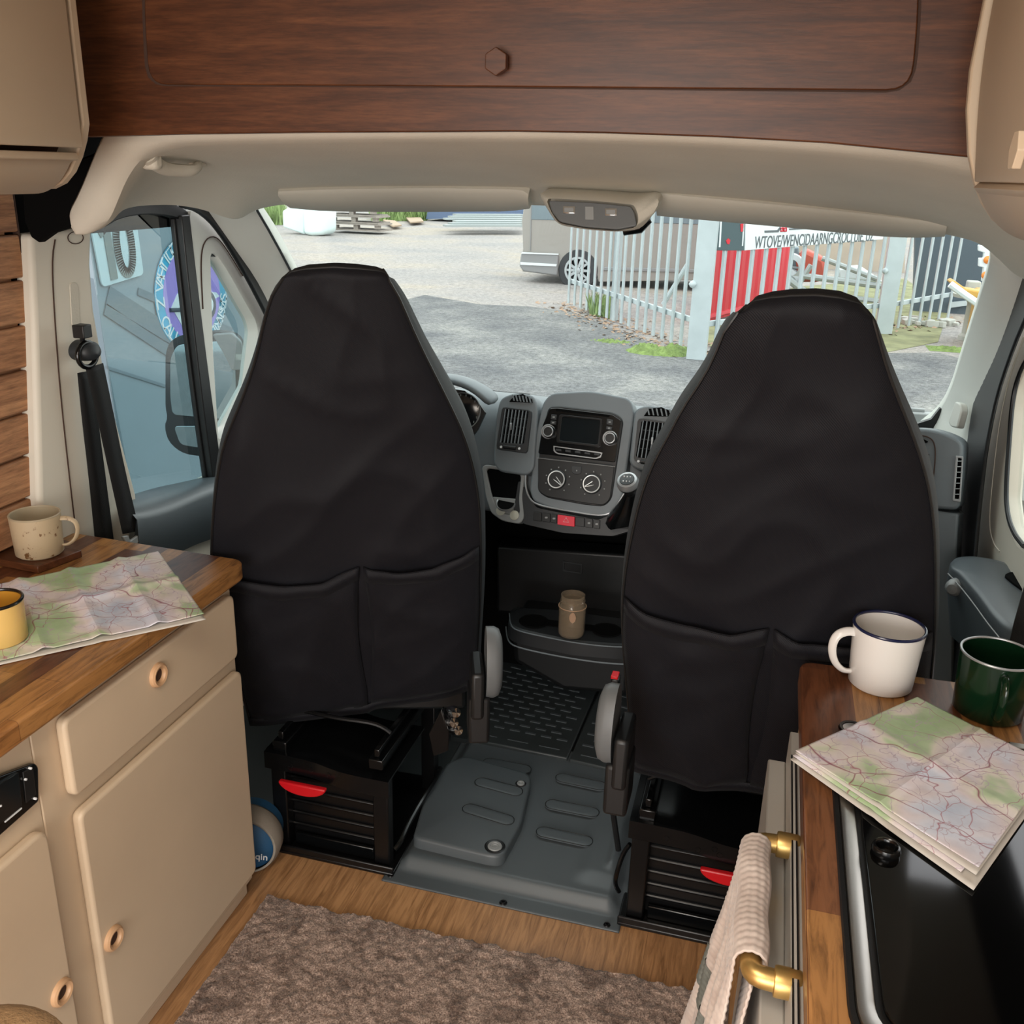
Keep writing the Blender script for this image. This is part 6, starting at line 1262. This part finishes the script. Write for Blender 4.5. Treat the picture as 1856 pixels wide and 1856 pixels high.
tufts('grass', 'green grass left of the white tank at the far end of the yard', [(470, 408), (512, 408), (510, 396), (470, 396)], 1500, .9, 'grass', 'grass', 2, .05)
tufts('grass', 'thin grass growing along the foot of the fence by the van', [(1070, 572), (1112, 580), (1112, 560), (1070, 556)], 600, .35, 'grass', 'grass', 3, .02)
def moss(label, c, rx_, ry_, h, seed):
    rn = random.Random(seed); g = MB(); c = G(*c); N1, N2 = 46, 46; rws = []
    for i in range(N1 + 1):
        r_ = []
        for j in range(N2 + 1):
            u, v = i / N1 * 2 - 1, j / N2 * 2 - 1; e = max(0, 1 - u * u - v * v); p = Vector((c.x + u * rx_, c.y + v * ry_, 0)); z = -.02 * (1 - e) + h * (e ** .6) * (.7 + .8 * mn.noise(Vector((p.x * 4, p.y * 4, seed)))) + .04 * mn.noise(Vector((p.x * 25, p.y * 25, seed))) * (e > 0); r_.append(Vector((p.x, p.y, GZ + .002 + max(0, z))))
        rws.append(r_)
    g.loft(rws); o = g.build('moss', 'moss', None, angle=80); setp(o, label, 'moss', kind='stuff')
moss('bright green moss mound at the foot of the corner fence post', (1196, 640), .46, .30, .16, 1); moss('small mossy patch on the asphalt left of the bright mound', (1108, 620), .30, .2, .03, 2); moss('mossy patch on the ground near the right edge of the windscreen', (1728, 634), .35, .25, .03, 5)
rn = random.Random(5); g = MB()
for k in range(900):
    f = rn.random(); base_ = F0.lerp(F1, f) if rn.random() < .55 else F1.lerp(F4, rn.random()); p = base_ + Vector((rn.gauss(0, .25), rn.gauss(-.15, .25), .012)); s_ = rn.uniform(.015, .05); an = rn.uniform(0, 6.28); d = Vector((math.cos(an), math.sin(an), rn.uniform(-.3, .5))) * s_; e = Vector((-math.sin(an), math.cos(an), rn.uniform(-.2, .4))) * s_ * .7
    g.add([p - d, p + e + Vector((0, 0, .01)), p + d, p - e], [(0, 1, 2, 3)])
setp(g.build('leaf_litter', 'leaf', None, smooth=False), 'dry leaves and rubble scattered along the foot of the fence', 'leaf litter', kind='stuff')
# things behind the right fence run
dg = thing('digger_arm', 'ochre and white boom of a machine at the right edge of the windscreen', 'machine arm', tuple(P(1740, 560, 'Y', 15)))
g = MB(); g.prism([P(x, y, 'Y', 15) for x, y in [(1722, 512), (1730, 508), (1752, 524), (1775, 528), (1790, 530), (1790, 545), (1765, 540), (1745, 532)]], (0, .4, 0)); g.build('boom', 'yellowp', dg, bevel=.02); g = MB(); q_ = P(1800, 540, 'Y', 15.2); g.box2((q_.x - .2, 15.0, GZ), (q_.x + .5, 15.6, q_.z + .1)); g.build('machine_body', 'yellowp', dg, bevel=.03)
g = MB(); g.tube([P(1722, 515, 'Y', 14.9), P(1748, 534, 'Y', 14.9), P(1775, 552, 'Y', 14.9)], .05, 8); g.build('ram', 'signw', dg)
dw_ = thing('dark_panel', 'large dark slate panel standing behind the ochre machine arm', 'panel', tuple(P(1750, 600, 'Y', 19)))
g = MB(); g.prism([P(x, y, 'Y', 19) for x, y in [(1655, 575), (1660, 400), (1830, 420), (1800, 560), (1740, 575)]], (0, .2, 0)); g.build('board', simple('deep_slate_panel', '#4c5963', .5), dw_)
g = MB(); g.prism([P(x, y, 'Y', 18.9) for x, y in [(1722, 548), (1770, 544), (1766, 552), (1722, 558)]], (0, .06, 0)); g.build('pale_rail', 'galv', dw_)
lt = thing('lamp_cluster', 'white bracket with two orange lamps at the top right of the windscreen', 'vehicle lamp', tuple(P(1790, 470, 'Y', 14)))
g = MB(); g.prism([P(x, y, 'Y', 14) for x, y in [(1774, 444), (1800, 448), (1798, 480), (1790, 512), (1780, 510), (1783, 485), (1774, 483), (1775, 468), (1783, 468), (1784, 458), (1774, 455)]], (0, .1, 0)); g.build('bracket', 'signw', lt, bevel=.01); g = MB(); q_ = P(1800, 500, 'Y', 14.05); g.tube([Vector((q_.x, 14.05, GZ)), Vector((q_.x, 14.05, q_.z + .3))], .04, 8); g.build('post', 'signw', lt)
for x, y in ((1790, 471), (1786, 499)): g = MB(); g.lathe(P(x, y, 'Y', 13.98), [(0, .03), (.035, .02), (.05, 0)], (0, -1, 0), 16); g.build('lens', 'orange', lt)
cb_ = thing('concrete_bollard', 'pale stone bird bath shaped column near the right edge of the windscreen', 'stone column', tuple(G(1752, 612)))
c = G(1752, 616); MB().lathe(c, [(0, 0), (.13, 0), (.13, .06), (.09, .1), (.085, .55), (.12, .6), (0, .6)], (0, 0, 1), 20).build('shaft', 'concrete', cb_); MB().lathe(c + Vector((0, 0, .6)), [(.10, 0), (.30, .03), (.31, .08), (0, .09)], (0, 0, 1), 24).build('basin', 'concrete', cb_)
MB().box(c + Vector((-.05, 0, .78)), (.18, .2, .18)).build('block', 'concrete', cb_, bevel=.02)
g = MB(); cc_ = G(1700, 592)
for k in range(14): q = cc_ + Vector((rn.uniform(-.5, .3), rn.uniform(-.3, .5), .05)); s_ = rn.uniform(.05, .13); g.box(q, (s_ * 1.6, s_, s_ * .9), Matrix.Rotation(rn.uniform(0, 3), 3, 'Z') @ Matrix.Rotation(rn.uniform(-.3, .3), 3, 'X'))
setp(g.build('rubble', 'concrete', None, bevel=.01), 'small heap of pale broken stone at the end of the right fence run', 'rubble', kind='stuff')
# junk behind the sign fence: trailer frame, wheel, red machine
tr = thing('trailer', 'grey metal trailer frame standing in the grass behind the fence', 'trailer', tuple(P(1500, 540, 'Y', 20)))
for a, b, r_ in (((1420, 500), (1460, 530), .07), ((1455, 500), (1610, 520), .06), ((1460, 530), (1600, 548), .06), ((1490, 468), (1590, 506), .05), ((1430, 545), (1470, 480), .05)):
    g = MB(); g.tube([P(*a, 'Y', 20), P(*b, 'Y', 20)], r_, 8); g.build('frame_bar', 'metalrail', tr)
g = MB(); g.prism([P(x, y, 'Y', 20.2) for x, y in [(1520, 486), (1560, 484), (1602, 512), (1520, 506)]], (0, .5, 0)); g.build('white_hull', 'signw', tr, bevel=.04)
mc = thing('red_machine', 'small red machine behind the fence right of the red container', 'machine', tuple(P(1460, 500, 'Y', 20.8)))
g = MB(); g.prism([P(x, y, 'Y', 20.8) for x, y in [(1446, 512), (1442, 470), (1460, 452), (1496, 470), (1500, 500), (1486, 512)]], (0, .8, 0)); g.build('body', simple('faded_red_paint', '#b8503f', .5), mc, bevel=.08)
g = MB(); g.prism([P(x, y, 'Y', 21) for x, y in [(1424, 450), (1448, 448), (1450, 500), (1424, 505)]], (0, .4, 0)); g.build('dark_side', 'slatedk', mc, bevel=.03)
for x, y, l in ((1432, 484, 'upper'), (1428, 512, 'lower')):
    g = MB(); c = P(x, y, 'Y', 20.2); g.lathe(c, [(.16, 0), (.26, .02), (.28, .08), (.26, .14), (.16, .16)], (0, -1, 0), 28)
    for k in range(5): a = k / 5 * 6.283; g.tube([c, c + Vector((math.cos(a) * .2, -.08, math.sin(a) * .2))], .02, 6)
    g.build('wheel', 'alloy', tr)
dbk = thing('timber_wall', 'pale brown boarded wall beyond the trailer behind the fence', 'wall', tuple(P(1500, 480, 'Y', 27)), kind='structure')
g = MB(); g.prism([P(x, y, 'Y', 27) for x, y in [(1405, 498), (1400, 380), (1640, 400), (1640, 510)]], (0, .2, 0)); g.build('boards', simple('pale_brown_boards', '#b3a596', .8, var=(1, .15)), dbk)
gv = MB(); gv.prism([G(x, y, GZ + .003) for x, y in [(1270, 600), (1440, 520), (1640, 505), (1720, 560), (1700, 620), (1600, 640), (1300, 648)]], (0, 0, .004)); S(gv.build('ground_verge', simple('mossy_verge', '#83835f', .95, var=(3, .35))))
# right door mirror outside the right quarter window
rm = thing('door_mirror', 'pale grey door mirror outside the right cab window', 'door mirror', tuple(P(1850, 850, 'X', 1.0)))
fm2 = Frame((1.0, 2.9, 1.1), (1, -.5, 0), (0, 0, 1))
slab(fm2, [(1838, 782), (1900, 775), (1900, 975), (1848, 965), (1836, 920)], -.08, 0, 'housing', 'lightgrey', rm, r=.01, bevel=.01)
slab(fm2, [(1847, 832), (1851, 822), (1900, 820), (1900, 912), (1842, 906)], 0, .008, 'glass', 'signw', rm, r=.008)
# ================================================================ tidy the hierarchy: thing > part > sub-part
for o in list(bpy.data.objects):
    ch = []; p = o
    while p.parent is not None: ch.append(p.parent); p = p.parent
    if len(ch) > 2: o.parent = ch[-3] if len(ch) >= 3 else o.parent; 

#==END==
